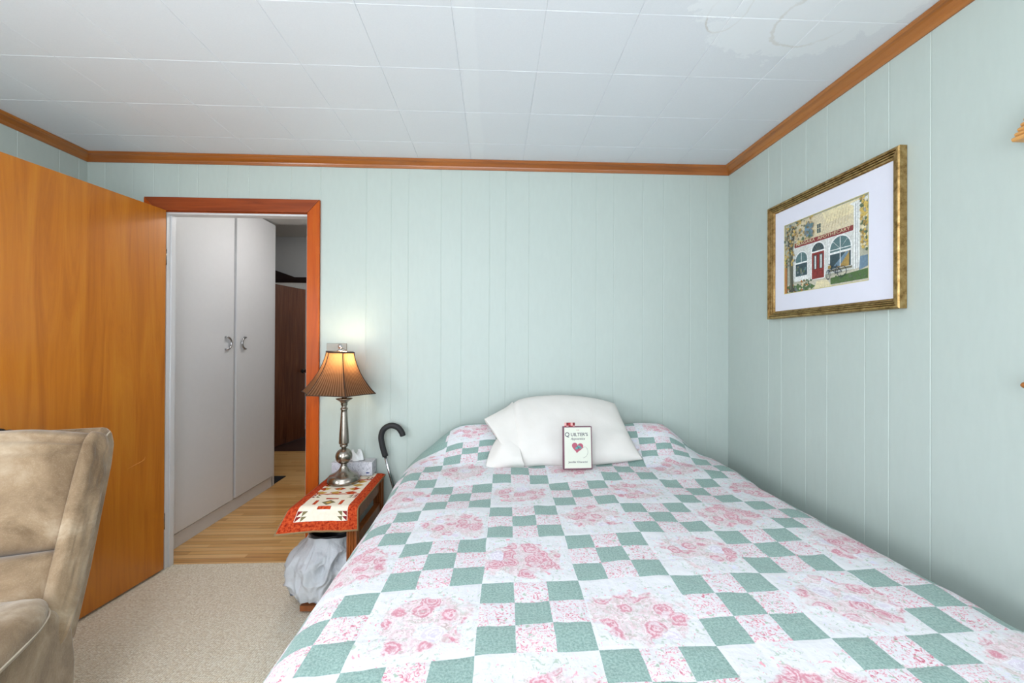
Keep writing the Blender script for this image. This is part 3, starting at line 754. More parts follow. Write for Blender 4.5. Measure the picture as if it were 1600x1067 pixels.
obj('mat_fillet', bm, plain('fillet_cream', S(206, 196, 140), 0.5), pf)
# the painting: flat coloured shapes; (p,q) in 0..1 from left-bottom
pal = dict(sky=S(178, 178, 160), stone=S(214, 202, 172), stone2=S(190, 168, 128), wallw=S(210, 212, 208), fasc=S(140, 62, 62), door=S(140, 50, 46), door2=S(92, 34, 36), glass=S(92, 120, 122), glass2=S(58, 78, 84), leafo=S(170, 140, 78), leafy=S(206, 178, 96), leafg=S(92, 110, 82), grass=S(84, 112, 66), path=S(200, 194, 176), trunk=S(78, 78, 66), trunk2=S(120, 118, 98), shade=S(118, 126, 128), blue=S(112, 138, 156), white=S(232, 234, 232), cream=S(226, 214, 176), wheel=S(48, 60, 74), rust=S(176, 118, 62))
names = list(pal); pmats = []
for kx in names:
    n = NT('print_'+kx, 0.6); f = n.noise(n.coord(), 130, 4, 0.7); c = pal[kx]; n.base(n.mix(n.sstep(f, 0.35, 0.65), tuple(v*0.84 for v in c[:3])+(1,), tuple(min(1, v*1.12) for v in c[:3])+(1,))); pmats.append(n.m)
bm = bmesh.new(); layer = [0]
PW_, PH_ = MU0-MU1, MV1-MV0
def pt(p, q, d): return (-d, MU0-p*PW_, MV0+q*PH_)
def shape(poly, kx, bump_layer=True):
    if bump_layer: layer[0] += 1
    d = 0.0052+layer[0]*0.000012
    vs = [bm.verts.new(pt(p, q, d)) for p, q in poly]
    f = bm.faces.new(vs); f.material_index = names.index(kx)
    if f.calc_area() > 0 and True: pass
def rect(a, b, c, d, kx): shape([(a, c), (b, c), (b, d), (a, d)], kx)
def blob(cx, cy, r, kx, k=9, jit=0.35, asp=1.35):
    shape([(min(1, max(0, cx+r*(1+random.uniform(-jit, jit))*cos(2*pi*i/k))), min(1, max(0, cy+asp*r*(1+random.uniform(-jit, jit))*sin(2*pi*i/k)))) for i in range(k)], kx)
def arch(cx, w, y0, ys, top, kx, k=12):
    shape([(cx-w, y0), (cx+w, y0), (cx+w, ys)]+[(cx+w*cos(pi*i/k), ys+(top-ys)*sin(pi*i/k)) for i in range(1, k)]+[(cx-w, ys)], kx)
rect(0, 1, 0, 1, 'sky')
rect(0.14, 0.92, 0.60, 0.98, 'stone')
shape([(0.50, 0.98), (0.55, 0.82), (0.90, 0.84), (0.90, 0.98)], 'cream')
shape([(0.80, 0.95), (0.98, 0.97), (0.98, 0.92), (0.86, 0.90)], 'white')
rect(0.43, 0.49, 0.72, 0.86, 'cream'); rect(0.438, 0.482, 0.73, 0.85, 'glass2'); rect(0.458, 0.462, 0.73, 0.85, 'cream'); rect(0.438, 0.482, 0.79, 0.795, 'cream')
for i in range(9): shape([(0.50+i*0.035, 0.72+0.02*(i % 3)), (0.505+i*0.035, 0.72+0.02*(i % 3)), (0.56+i*0.03, 0.93-0.02*(i % 2)), (0.556+i*0.03, 0.93-0.02*(i % 2))], 'stone2')
rect(0.13, 0.90, 0.58, 0.64, 'white')
rect(0.12, 0.90, 0.17, 0.62, 'wallw')
rect(0.14, 0.84, 0.625, 0.690, 'fasc')
rect(0.845, 0.905, 0.15, 0.95, 'white'); rect(0.862, 0.868, 0.15, 0.93, 'shade'); rect(0.885, 0.889, 0.15, 0.93, 'shade')
for cx_ in (0.335, 0.555): rect(cx_, cx_+0.03, 0.17, 0.62, 'white'); rect(cx_+0.012, cx_+0.016, 0.17, 0.62, 'shade')
# right window
arch(0.705, 0.125, 0.20, 0.45, 0.625, 'white'); arch(0.705, 0.112, 0.22, 0.45, 0.605, 'glass'); rect(0.593, 0.817, 0.22, 0.40, 'glass2')
shape([(0.66, 0.22), (0.80, 0.22), (0.80, 0.40), (0.76, 0.40)], 'leafo'); shape([(0.62, 0.24), (0.70, 0.24), (0.80, 0.39), (0.77, 0.40)], 'blue')
rect(0.593, 0.817, 0.40, 0.425, 'white'); rect(0.702, 0.709, 0.22, 0.60, 'white')
for i in range(1, 12):
    a0 = pi*i/12
    if i % 3 == 0: shape([(0.705, 0.45), (0.707, 0.452), (0.705+0.105*cos(a0)+0.002, 0.45+0.145*sin(a0)), (0.705+0.105*cos(a0)-0.003, 0.45+0.145*sin(a0))], 'white')
rect(0.593, 0.817, 0.448, 0.458, 'white'); rect(0.58, 0.83, 0.19, 0.215, 'trunk2')
# left window
arch(0.235, 0.088, 0.20, 0.44, 0.56, 'white'); arch(0.235, 0.078, 0.22, 0.44, 0.545, 'glass'); rect(0.157, 0.313, 0.22, 0.39, 'glass2')
rect(0.157, 0.313, 0.39, 0.41, 'white'); rect(0.232, 0.238, 0.39, 0.54, 'white')
for i in range(14): blob(random.uniform(0.17, 0.30), random.uniform(0.23, 0.36), 0.012, random.choice(['shade', 'trunk2', 'glass', 'leafg']))
rect(0.14, 0.33, 0.15, 0.20, 'white')
# door with fanlight
arch(0.450, 0.088, 0.13, 0.50, 0.625, 'white'); arch(0.450, 0.075, 0.14, 0.50, 0.605, 'glass2'); rect(0.375, 0.525, 0.14, 0.49, 'door'); rect(0.375, 0.525, 0.485, 0.505, 'white')
for i in range(1, 6): a0 = pi*i/6; shape([(0.449, 0.505), (0.451, 0.505), (0.45+0.07*cos(a0)+0.003, 0.505+0.09*sin(a0)), (0.45+0.07*cos(a0)-0.003, 0.505+0.09*sin(a0))], 'trunk2')
rect(0.448, 0.452, 0.14, 0.485, 'door2')
for cx_ in (0.395, 0.465): rect(cx_, cx_+0.044, 0.26, 0.46, 'door2'); rect(cx_+0.005, cx_+0.039, 0.27, 0.45, 'glass'); rect(cx_+0.018, cx_+0.03, 0.27, 0.44, 'white'); rect(cx_, cx_+0.044, 0.16, 0.24, 'door2'); rect(cx_+0.004, cx_+0.040, 0.165, 0.235, 'door')
# ground
shape([(0, 0), (1, 0), (1, 0.22), (0.9, 0.17), (0.55, 0.13), (0, 0.12)], 'path')
shape([(0.60, 0.03), (1, 0.03), (1, 0.15), (0.60, 0.11)], 'grass'); shape([(0, 0), (0.35, 0), (0.42, 0.05), (0.36, 0.09), (0, 0.10)], 'grass')
shape([(0.40, 0.0), (0.62, 0.0), (0.56, 0.10), (0.44, 0.11)], 'cream'); shape([(0.90, 0.14), (1, 0.18), (1, 0.30), (0.91, 0.30)], 'blue')
for i in range(60): blob(random.uniform(0.02, 0.36), random.uniform(0.01, 0.11), 0.012, random.choice(['leafg', 'grass', 'shade', 'rust', 'path']))
for i in range(30): blob(random.uniform(0.62, 0.98), random.uniform(0.04, 0.12), 0.012, random.choice(['leafg', 'grass', 'grass']))
for i in range(22): blob(random.uniform(0.24, 0.38), random.uniform(0.07, 0.15), 0.011, random.choice(['cream', 'rust', 'leafg', 'white']))
# right tree beyond, left tree in front
for i in range(90): blob(random.uniform(0.92, 0.99), random.uniform(0.36, 0.97), 0.013, random.choice(['leafy', 'leafy', 'leafo', 'leafg', 'cream']))
shape([(0, 0.0), (0.04, 0.0), (0.04, 0.5), (0, 0.5)], 'rust')
shape([(0.065, 0.02), (0.16, 0.02), (0.125, 0.10), (0.115, 0.60), (0.16, 0.92), (0.12, 0.95), (0.09, 0.66), (0.05, 0.93), (0.03, 0.90), (0.075, 0.55), (0.085, 0.10)], 'trunk')
shape([(0.09, 0.05), (0.10, 0.05), (0.105, 0.6), (0.095, 0.6)], 'trunk2')
for i in range(230):
    a_, b_ = random.uniform(0.0, 0.40), random.uniform(0.38, 0.99)
    if b_ < 0.66 and a_ > 0.16: continue
    if a_ > 0.30 and b_ < 0.70: continue
    blob(a_, b_, random.uniform(0.008, 0.016), random.choice(['leafo', 'leafo', 'leafg', 'trunk2', 'leafy', 'shade', 'stone2']))
for i in range(24): blob(random.uniform(0.30, 0.40), random.uniform(0.72, 0.90), 0.016, random.choice(['shade', 'blue', 'glass', 'leafg']))
# bicycle
def ringp(cx, cy, r, w, kx, k=18, asp=1.35):
    layer[0] += 1; d = 0.0052+layer[0]*0.000012
    A = [bm.verts.new(pt(cx+r*cos(2*pi*i/k), cy+asp*r*sin(2*pi*i/k), d)) for i in range(k)]
    Bq = [bm.verts.new(pt(cx+(r-w)*cos(2*pi*i/k), cy+asp*(r-w)*sin(2*pi*i/k), d)) for i in range(k)]
    for i in range(k): bm.faces.new((A[i], A[(i+1) % k], Bq[(i+1) % k], Bq[i])).material_index = names.index(kx)
ringp(0.735, 0.165, 0.052, 0.006, 'wheel'); ringp(0.585, 0.155, 0.026, 0.005, 'wheel', asp=2.4)
def bar(p, q, w, kx):
    dx, dy = q[0]-p[0], q[1]-p[1]; L = sqrt(dx*dx+dy*dy); nx_, ny_ = -dy/L*w, dx/L*w
    shape([(p[0]+nx_, p[1]+ny_), (p[0]-nx_, p[1]-ny_), (q[0]-nx_, q[1]-ny_), (q[0]+nx_, q[1]+ny_)], kx)
for p_, q_ in (((0.585, 0.155), (0.605, 0.27)), ((0.735, 0.165), (0.67, 0.16)), ((0.67, 0.16), (0.605, 0.24)), ((0.735, 0.165), (0.68, 0.24)), ((0.68, 0.24), (0.605, 0.25)), ((0.68, 0.26), (0.665, 0.15)), ((0.59, 0.28), (0.62, 0.29))): bar(p_, q_, 0.004, 'wheel')
blob(0.60, 0.25, 0.02, 'leafo')
# sign lettering
layer[0] += 1
MT = Matrix.Translation((-(0.0052+layer[0]*0.000012), MU0-0.5*PW_, MV0+0.640*PH_)) @ Matrix(((0, 0, -1, 0), (-1, 0, 0, 0), (0, 1, 0, 0), (0, 0, 0, 1)))
add_text(bm, "NIAGARA  APOTHECARY", 0.0185, MT, names.index('cream'), sx=1.42)
obj('print', bm, pmats, pf)

# ------------------------------------------------------------------ switch plate
swp = thing('light_switch', 'steel two-gang switch plate on the wall behind the lampshade', 'light switch', (-0.924, YB, 1.19))
obj('plate', B(-0.058, 0.058, -0.006, -0.0005, 0, 0.118), plain('steel_plate', S(150, 146, 136), 0.4, 0.3), swp, bevel=0.002)
for sx_ in (-0.023, 0.023):
    obj('toggle', B(sx_-0.005, sx_+0.005, -0.018, -0.006, 0.048, 0.070), plain('toggle_white', S(226, 224, 216), 0.4), swp, bevel=0.001)

# ------------------------------------------------------------------ bedside table
TX0, TX1, TY0, TY1, TZ = -0.925, -0.638, 1.975, 2.455, 0.548
tb = thing('bedside_table', 'small wooden table with fluted legs between the doorway and the bed', 'table', (-0.78, 2.2, 0))
def lt(o): o.matrix_parent_inverse = Matrix.Translation(-Vector(o.parent.location)); return o
lt(obj('table_top', B(TX0, TX1, TY0, TY1, TZ-0.022, TZ), M_table, tb, bevel=0.003))
def fluted(x, y, w, z0, z1):
    bm = bmesh.new(); pr = []
    k = 24
    h = w/2
    for (ax, ay, bx_, by_) in ((-h, -h, h, -h), (h, -h, h, h), (h, h, -h, h), (-h, h, -h, -h)):
        nx_, ny_ = (by_-ay)/w, -(bx_-ax)/w
        for i in range(k):
            t_ = i/k; dd = 0.0
            if 0.12 < t_ < 0.88: dd = 0.006*abs(sin((t_-0.12)/0.76*pi*3))
            pr.append((x+ax+(bx_-ax)*t_-nx_*dd, y+ay+(by_-ay)*t_-ny_*dd))
    prism(bm, pr, 'z', z0, z1); return bm
for lx, ly in ((-0.662, 2.0), (-0.662, 2.43), (-0.86, 2.43), (-0.875, 2.37)):
    lt(obj('leg', fluted(lx, ly, 0.046, 0.04, TZ-0.022), M_table, tb))
for nm, bx in (('apron', (-0.676, -0.650, 2.02, 2.41, 0.465, 0.526)), ('apron', (-0.90, -0.65, 2.43, 2.45, 0.45, 0.526)),
               ('side_rail', (-0.678, -0.646, 2.02, 2.41, 0.350, 0.400)), ('bottom_shelf', (-0.935, -0.640, 2.06, 2.455, 0.012, 0.040))):
    lt(obj(nm, B(*bx), M_table, tb, bevel=0.002))
lt(obj('drawer_box', B(-0.87, -0.70, 2.10, 2.38, 0.405, 0.50), plain('pale_inner_wood', S(176, 128, 84), 0.6), tb, bevel=0.002, label='pale unvarnished inner box'))

# quilted runner over the table, hanging down at the front
def runner_mat():
    n = NT('patchwork_runner', 0.9, 0.1)
    tc = n.t.nodes.new('ShaderNodeTexCoord'); uv = tc.outputs['UV']; x, y, z = n.sep(uv)    # x 0..1 across, y metres from the front edge
    sp = n.noise(uv, 14, 4, 0.7)
    rust = n.ramp(n.noise(n.coord('UV', (0.33, 1, 1)), 90, 4, 0.7), [(0.35, S(120, 30, 18)), (0.5, S(182, 64, 32)), (0.68, S(206, 96, 50))])
    cream = n.mix(n.noise(n.coord('UV', (0.33, 1, 1)), 70, 3), S(222, 210, 190), S(238, 230, 214))
    olive = n.mix(sp, S(96, 88, 62), S(140, 128, 92)); maroon = S(128, 44, 44); gold = n.mix(sp, S(176, 132, 60), S(206, 170, 92))
    W_ = 0.31
    X = n.math('MULTIPLY', n.math('SUBTRACT', x, 0.5), W_)
    # repeat blocks along y: each 0.205 deep, from y=0.045
    yb = n.math('SUBTRACT', y, 0.042); per = 0.215
    bi = n.math('FLOOR', n.math('DIVIDE', yb, per)); Y = n.math('SUBTRACT', n.math('MULTIPLY', n.math('FRACT', n.math('DIVIDE', yb, per)), per), per/2)
    aX = n.math('ABSOLUTE', X); aY = n.math('ABSOLUTE', Y)
    def rc(a, b, lx, hx, ly, hy):
        q = n.math('MULTIPLY', n.math('GREATER_THAN', a, lx), n.math('LESS_THAN', a, hx))
        return n.math('MULTIPLY', q, n.math('MULTIPLY', n.math('GREATER_THAN', b, ly), n.math('LESS_THAN', b, hy)))
    col = cream
    col = n.mix(rc(aX, aY, -1, 0.030, 0.040, 0.054), col, rust)       # bars round the centre
    col = n.mix(rc(aX, aY, 0.052, 0.068, -1, 0.026), col, rust)
    dia = n.math('ADD', n.math('MULTIPLY', aX, 0.9), aY)
    col = n.mix(n.math('LESS_THAN', dia, 0.030), col, olive); col = n.mix(n.math('LESS_THAN', dia, 0.013), col, gold)
    # corner half-square triangles
    cx = n.math('DIVIDE', n.math('SUBTRACT', aX, 0.064), 0.042); cy = n.math('DIVIDE', n.math('SUBTRACT', aY, 0.060), 0.042)
    inn = rc(cx, cy, 0, 1, 0, 1)
    fx = n.math('FRACT', n.math('MULTIPLY', cx, 2)); fy = n.math('FRACT', n.math('MULTIPLY', cy, 2))
    tri = n.math('GREATER_THAN', fx, fy)
    tc1 = n.mix(n.math('GREATER_THAN', cx, 0.5), olive, maroon)
    col = n.mix(n.math('MULTIPLY', inn, tri), col, tc1)
    # second block kind: gold and rust stars
    alt = n.math('FLOORED_MODULO', bi, 2.0)
    sx = n.math('FRACT', n.math('DIVIDE', n.math('ADD', X, 0.5), 0.075)); sy = n.math('FRACT', n.math('DIVIDE', n.math('ADD', Y, 0.5), 0.055))
    dd = n.math('ADD', n.math('ABSOLUTE', n.math('SUBTRACT', sx, 0.5)), n.math('ABSOLUTE', n.math('SUBTRACT', sy, 0.5)))
    star = n.mix(n.math('LESS_THAN', dd, 0.42), cream, n.mix(n.math('GREATER_THAN', n.noise(uv, 9, 1), 0.5), gold, rust))
    col = n.mix(alt, col, star)
    col = n.mix(n.math('GREATER_THAN', aY, per/2-0.006), col, rust)   # sashing
    edge = n.math('MAXIMUM', n.math('GREATER_THAN', aX, 0.108), n.math('LESS_THAN', y, 0.042))
    edge = n.math('MAXIMUM', edge, n.math('GREATER_THAN', y, 0.60))
    col = n.mix(edge, col, rust)
    bind = n.math('MAXIMUM', n.math('GREATER_THAN', aX, 0.150), n.math('LESS_THAN', y, 0.008))
    n.base(n.mix(bind, col, S(140, 116, 84)))
    n.bump(n.noise(uv, 45, 3), 0.003, 0.4)
    return n.m
bm = bmesh.new(); nu, nv = 40, 90
DROP = 0.115; LT = TY1-0.01-TY0
def RP(i, j):
    a = i/nu; v = (DROP+LT)*j/nv
    x_ = lerp(TX0-0.010, TX1+0.012, a); r_ = 0.02
    if v > DROP: y_ = TY0+(v-DROP); z_ = TZ+0.004; fl = 0.0
    else:
        dd = DROP-v
        if dd < r_*1.57: th = dd/r_; y_ = TY0-r_*sin(th)+0.0; z_ = TZ+0.004-r_*(1-cos(th))
        else: y_ = TY0-r_-0.15*(dd-r_*1.57); z_ = TZ+0.004-r_-(dd-r_*1.57)*0.985
        fl = dd/DROP
    y_ -= 0.006*sin(a*9+1)*fl; x_ += (-0.045*(1-a)**2)*fl+(0.006*a)*fl
    y_ -= 0.035*(1-a)**2*fl
    z_ += 0.0015*nz(x_*40, y_*40, 2)+0.002*abs(nz(x_*14, y_*14, 9))
    # overhanging right and left margins droop a little
    if a > 0.93: z_ -= 0.35*(a-0.93)*(TX1-TX0)*(1-fl)
    if a < 0.05: z_ -= 0.45*(0.05-a)*(TX1-TX0)*(1-fl)
    return Vector((x_, y_, z_))
grid(bm, RP, nu, nv, uv=lambda i, j: (i/nu, (DROP+LT)*j/nv))
rn = obj('table_runner', bm, runner_mat(), smooth=True)
md = rn.modifiers.new('thick', 'SOLIDIFY'); md.thickness = 0.005; md.offset = 1.0
tag(rn, 'rust and cream patchwork runner draped over the front of the bedside table', 'table runner')
TS = TZ+0.0125

# ------------------------------------------------------------------ table lamp
LX, LY = -0.813, 2.300
lp = thing('table_lamp', 'lit table lamp with brown bell shade and brushed nickel baluster base', 'lamp', (LX, LY, TS))
pr = [(0.0845, 0.0), (0.0855, 0.006), (0.083, 0.020), (0.079, 0.028), (0.078, 0.030), (0.074, 0.036), (0.058, 0.043), (0.040, 0.052), (0.028, 0.064), (0.019, 0.078), (0.015, 0.092), (0.0165, 0.096)]
bm = bmesh.new(); lathe(bm, pr, n=64); obj('foot', bm, M_nickel, lp, smooth=True)
zc = 0.137; bm = bmesh.new(); lathe(bm, [(0.0435*sin(a) if a > 0 else 0.001, zc-0.0435*cos(a)) for a in [0.36+k*(pi-0.72)/18 for k in range(19)]], n=48)
obj('ball', bm, M_nickel, lp, smooth=True)
pr = [(0.012, 0.178), (0.013, 0.186), (0.020, 0.190), (0.021, 0.196), (0.018, 0.200), (0.0255, 0.205), (0.0265, 0.212), (0.024, 0.26), (0.020, 0.32), (0.0165, 0.375), (0.0155, 0.385), (0.019, 0.389), (0.019, 0.396), (0.014, 0.400), (0.0135, 0.408), (0.018, 0.416), (0.017, 0.424), (0.022, 0.432), (0.032, 0.440), (0.042, 0.446), (0.043, 0.449), (0.03, 0.450)]
bm = bmesh.new(); lathe(bm, pr, n=48); obj('column', bm, M_nickel, lp, smooth=True)
bm = bmesh.new(); lathe(bm, [(0.013, 0.45), (0.013, 0.53), (0.016, 0.532), (0.016, 0.56)], n=24); obj('socket', bm, M_nickel, lp, smooth=True)
# bulb
M_bulb = NT('lit_bulb', 0.3); M_bulb.b.inputs['Emission Color'].default_value = (1.0, 0.78, 0.48, 1); M_bulb.b.inputs['Emission Strength'].default_value = 6.0
bm = bmesh.new(); lathe(bm, [(0.014, 0.56), (0.018, 0.575), (0.029, 0.60), (0.030, 0.617), (0.022, 0.638), (0.004, 0.648)], n=24)
bb = obj('bulb', bm, M_bulb.m, lp, smooth=True); bb.visible_shadow = True
bl = bpy.data.lights.new('lamp_bulb_light', 'POINT'); bl.energy = 2.4; bl.color = (1.0, 0.82, 0.58); bl.shadow_soft_size = 0.028
blo = bpy.data.objects.new('lamp_bulb_light', bl); COL.objects.link(blo); blo.location = (LX, LY, TS+0.665)
# harp
bm = bmesh.new()
for s_ in (-1, 1): tube(bm, catmull([(s_*0.016, 0, 0.532), (s_*0.045, 0, 0.58), (s_*0.042, 0, 0.66), (s_*0.018-0.014, 0, 0.712), (-0.018, 0, 0.720)], 6), 0.0018, 6)
obj('harp', bm, M_nickel, lp)
# hexagonal bell shade, slightly askew
M_shade = NT('pleated_brown_silk', 0.6, 0.2)
x, y, z = M_shade.sep(M_shade.coord('UV'))
st = M_shade.math('SINE', M_shade.math('MULTIPLY', x, 2*pi*26))
M_shade.base(M_shade.mix(M_shade.math('MULTIPLY_ADD', st, 0.5, 0.5), S(92, 66, 48), S(150, 116, 88)))
M_shade.bump(st, 0.001, 0.5)
tr = M_shade.t.nodes.new('ShaderNodeBsdfTranslucent'); tr.inputs[0].default_value = (0.92, 0.64, 0.42, 1)
mx = M_shade.t.nodes.new('ShaderNodeMixShader'); M_shade.t.links.new(M_shade.mix(M_shade.math('MULTIPLY_ADD', st, 0.5, 0.5), (0.42, 0.25, 0.14, 1), (0.88, 0.62, 0.40, 1)), tr.inputs[0]); mx.inputs[0].default_value = 0.58
M_shade.t.links.new(M_shade.b.outputs[0], mx.inputs[1]); M_shade.t.links.new(tr.outputs[0], mx.inputs[2])
M_shade.t.links.new(mx.outputs[0], M_shade.t.nodes['Material Output'].inputs[0]); M_shade = M_shade.m
M_pipe = plain('dark_brown_piping', S(64, 44, 32), 0.6)
SR, ST_, SZ0, SZ1 = 0.197, 0.073, 0.482, 0.702
def shade_r(t): return lerp(SR, ST_, t**0.62) if t < 1 else ST_
def shade_r(t):
    # bell curve: flares fast near the bottom
    pts = ((0, 0.197), (0.06, 0.182), (0.15, 0.164), (0.3, 0.139), (0.5, 0.111), (0.7, 0.091), (0.85, 0.080), (1.0, 0.073))
    for (a, ra), (b, rb) in zip(pts, pts[1:]):
        if t <= b: return lerp(ra, rb, (t-a)/(b-a))
    return pts[-1][1]
Msh = Matrix.Translation((-0.045, 0.0, 0.0)) @ Matrix.Rotation(math.radians(1.8), 4, 'Y') @ Matrix.Translation((0, 0, 0))
bm = bmesh.new(); seg = 10; nt = 16
def SHP(i, j):
    a = (i//seg) % 6; f = (i % seg)/seg; t = j/nt; r = shade_r(t)
    p = Vector((cos(a*pi/3), sin(a*pi/3), 0)).lerp(Vector((cos((a+1)*pi/3), sin((a+1)*pi/3), 0)), f)*r
    p *= 1-0.05*sin(pi*f)*(1-t)
    return Vector((p.x, p.y, lerp(SZ0, SZ1, t)-0.004*(1-sin(pi*f))*0))
grid(bm, SHP, 6*seg, nt, uv=lambda i, j: (i/(6*seg)*6/1.0*0.5, j/nt)); bmesh.ops.remove_doubles(bm, verts=bm.verts[:], dist=1e-5)
shd = obj('lamp_shade', bm, M_shade, lp, mw=Msh, label='brown pleated bell shade, glowing'); md = shd.modifiers.new('thick', 'SOLIDIFY'); md.thickness = 0.0012
bm = bmesh.new()
for a in range(6): tube(bm, [Vector((cos(a*pi/3)*shade_r(j/nt)*1.004, sin(a*pi/3)*shade_r(j/nt)*1.004, lerp(SZ0, SZ1, j/nt))) for j in range(nt+1)], 0.0022, 6)
obj('rib_piping', bm, M_pipe, lp, mw=Msh, smooth=True)
bm = bmesh.new()
tube(bm, [Vector((cos(a*pi/3), sin(a*pi/3), 0))*ST_*1.01+Vector((0, 0, SZ1-0.002)) for a in list(range(7))+[7]], 0.0045, 8)
obj('top_band', bm, M_pipe, lp, mw=Msh, smooth=True); bm = bmesh.new()
tube(bm, [SHP(i % (6*seg), 0) for i in range(6*seg+2)], 0.0024, 6)
obj('bottom_band', bm, M_pipe, lp, mw=Msh, smooth=True)
bm = bmesh.new()
for a in (0, 2, 4): tube(bm, [(0, 0, SZ1+0.004), (ST_*cos(a*pi/3), ST_*sin(a*pi/3), SZ1)], 0.0015, 6)
obj('spider', bm, M_nickel, lp, mw=Msh)
bm = bmesh.new(); lathe(bm, [(0.016, SZ1+0.004), (0.017, SZ1+0.009), (0.007, SZ1+0.012), (0.006, SZ1+0.017), (0.010, SZ1+0.021), (0.0135, SZ1+0.029), (0.011, SZ1+0.038), (0.003, SZ1+0.042)], n=24)
obj('finial', bm, M_chrome, lp, mw=Msh, smooth=True)

# ------------------------------------------------------------------ tissue box
M_marble = NT('grey_marbled_card', 0.4, 0.5); vv = M_marble.noise(M_marble.coord('Object', (30, 30, 18), rot=(0.5, 0.7, 0.3)), 0.9, 4, 0.6, 3.0)
M_marble.base(M_marble.ramp(vv, [(0.40, S(196, 196, 204)), (0.52, S(214, 214, 220)), (0.58, S(150, 152, 164)), (0.64, S(212, 212, 218))])); M_marble = M_marble.m
tx = thing('tissue_box', 'grey marbled tissue box on the bedside table behind the lamp', 'tissue box', (-0.802, 2.438, TS))
obj('carton', B(-0.113, 0.113, -0.044, 0.042, 0, 0.075), M_marble, tx, bevel=0.0015)
bm = bmesh.new(); lathe(bm, [(0.062, 0.0752), (0.062, 0.0758)], n=32); bmesh.ops.scale(bm, vec=(1.0, 0.45, 1), verts=bm.verts[:])
obj('opening', bm, plain('slot_film', S(120, 122, 128), 0.3), tx)
bm = bmesh.new()
def TP(i, j):
    a = 2*pi*i/40; t = j/10
    r = (0.034*(1-t)+0.020*t)*(1+0.35*sin(3*a+2*t)+0.2*sin(7*a)*t)
    return Vector((0.01+r*cos(a), r*0.45*sin(a), 0.074+0.050*t+0.014*sin(2*a+0.6)*t))
grid(bm, TP, 40, 10)
ts = obj('tissue', bm, plain('white_tissue', S(238, 240, 240), 0.9, mottled=0.01), tx, smooth=True)
bm = bmesh.new(); prism(bm, [(0.088+0.010*cos(2*pi*k/16), 0.016+0.004*sin(2*pi*k/16)) for k in range(16)], 'y', -0.0448, -0.0441)
obj('maker_mark', bm, plain('navy_oval', S(48, 68, 130), 0.5), tx)

# ------------------------------------------------------------------ walking cane
cn = thing('walking_cane', 'metal walking cane with a black crook handle, leaning on the wall by the table', 'cane', (-0.50, 2.43, 0))
cpt = lambda x_, z_, y_=2.445: Vector((x_+0.50, y_-2.43, z_))
bm = bmesh.new()
arc_ = catmull([cpt(-0.628, 0.655), cpt(-0.644, 0.71), cpt(-0.653, 0.765), cpt(-0.644, 0.803), cpt(-0.620, 0.826), cpt(-0.590, 0.833), cpt(-0.558, 0.822), cpt(-0.536, 0.795), cpt(-0.528, 0.772)], 6)
k = len(arc_); tube(bm, arc_, [0.0165]*(k-1)+[0.013], 14)
obj('crook_handle', bm, plain('black_foam_grip', S(30, 30, 32), 0.65, mottled=0.02), cn, smooth=True)
bm = bmesh.new(); tube(bm, [cpt(-0.632, 0.665), cpt(-0.572, 0.44, 2.448)], 0.0085, 14)
obj('upper_shaft', bm, M_chrome, cn, smooth=True)
bm = bmesh.new(); tube(bm, [cpt(-0.573, 0.45, 2.448), cpt(-0.52, 0.03, 2.45)], 0.011, 14)
obj('lower_shaft', bm, M_nickel, cn, smooth=True)
bm = bmesh.new(); tube(bm, [cpt(-0.521, 0.035, 2.45), cpt(-0.519, 0.001, 2.45)], [0.014, 0.018], 14)
obj('rubber_tip', bm, M_blackmetal, cn, smooth=True)

# ------------------------------------------------------------------ waste bin with its liner bag
WX, WY = -0.822, 2.175
wb = thing('waste_bin', 'dark plastic waste bin on the bottom shelf of the bedside table', 'waste bin', (WX, WY, 0.0405))
M_bin = plain('black_bin_plastic', S(30, 30, 36), 0.3)
bm = bmesh.new(); lathe(bm, [(0.085, 0.0), (0.088, 0.004), (0.105, 0.318), (0.112, 0.323), (0.110, 0.328), (0.101, 0.323), (0.083, 0.012), (0.01, 0.010)], n=40, cap=True)
obj('bin_body', bm, M_bin, wb, smooth=True)
M_bag = NT('white_bag_film', 0.25, 0.6); M_bag.base(S(240, 244, 250))
tr = M_bag.t.nodes.new('ShaderNodeBsdfTranslucent'); tr.inputs[0].default_value = (0.86, 0.9, 0.96, 1)
tp = M_bag.t.nodes.new('ShaderNodeBsdfTransparent')
m1 = M_bag.t.nodes.new('ShaderNodeMixShader'); m1.inputs[0].default_value = 0.25; m2 = M_bag.t.nodes.new('ShaderNodeMixShader'); m2.inputs[0].default_value = 0.10
M_bag.t.links.new(M_bag.b.outputs[0], m1.inputs[1]); M_bag.t.links.new(tr.outputs[0], m1.inputs[2])
M_bag.t.links.new(m1.outputs[0], m2.inputs[1]); M_bag.t.links.new(tp.outputs[0], m2.inputs[2]); M_bag.t.links.new(m2.outputs[0], M_bag.t.nodes['Material Output'].inputs[0])
M_bag.bump(M_bag.noise(M_bag.coord('Object', (1, 1, 0.6)), 26, 5, 0.65, 1.8), 0.010, 0.7); M_bag = M_bag.m
bm = bmesh.new(); na, nb = 220, 90
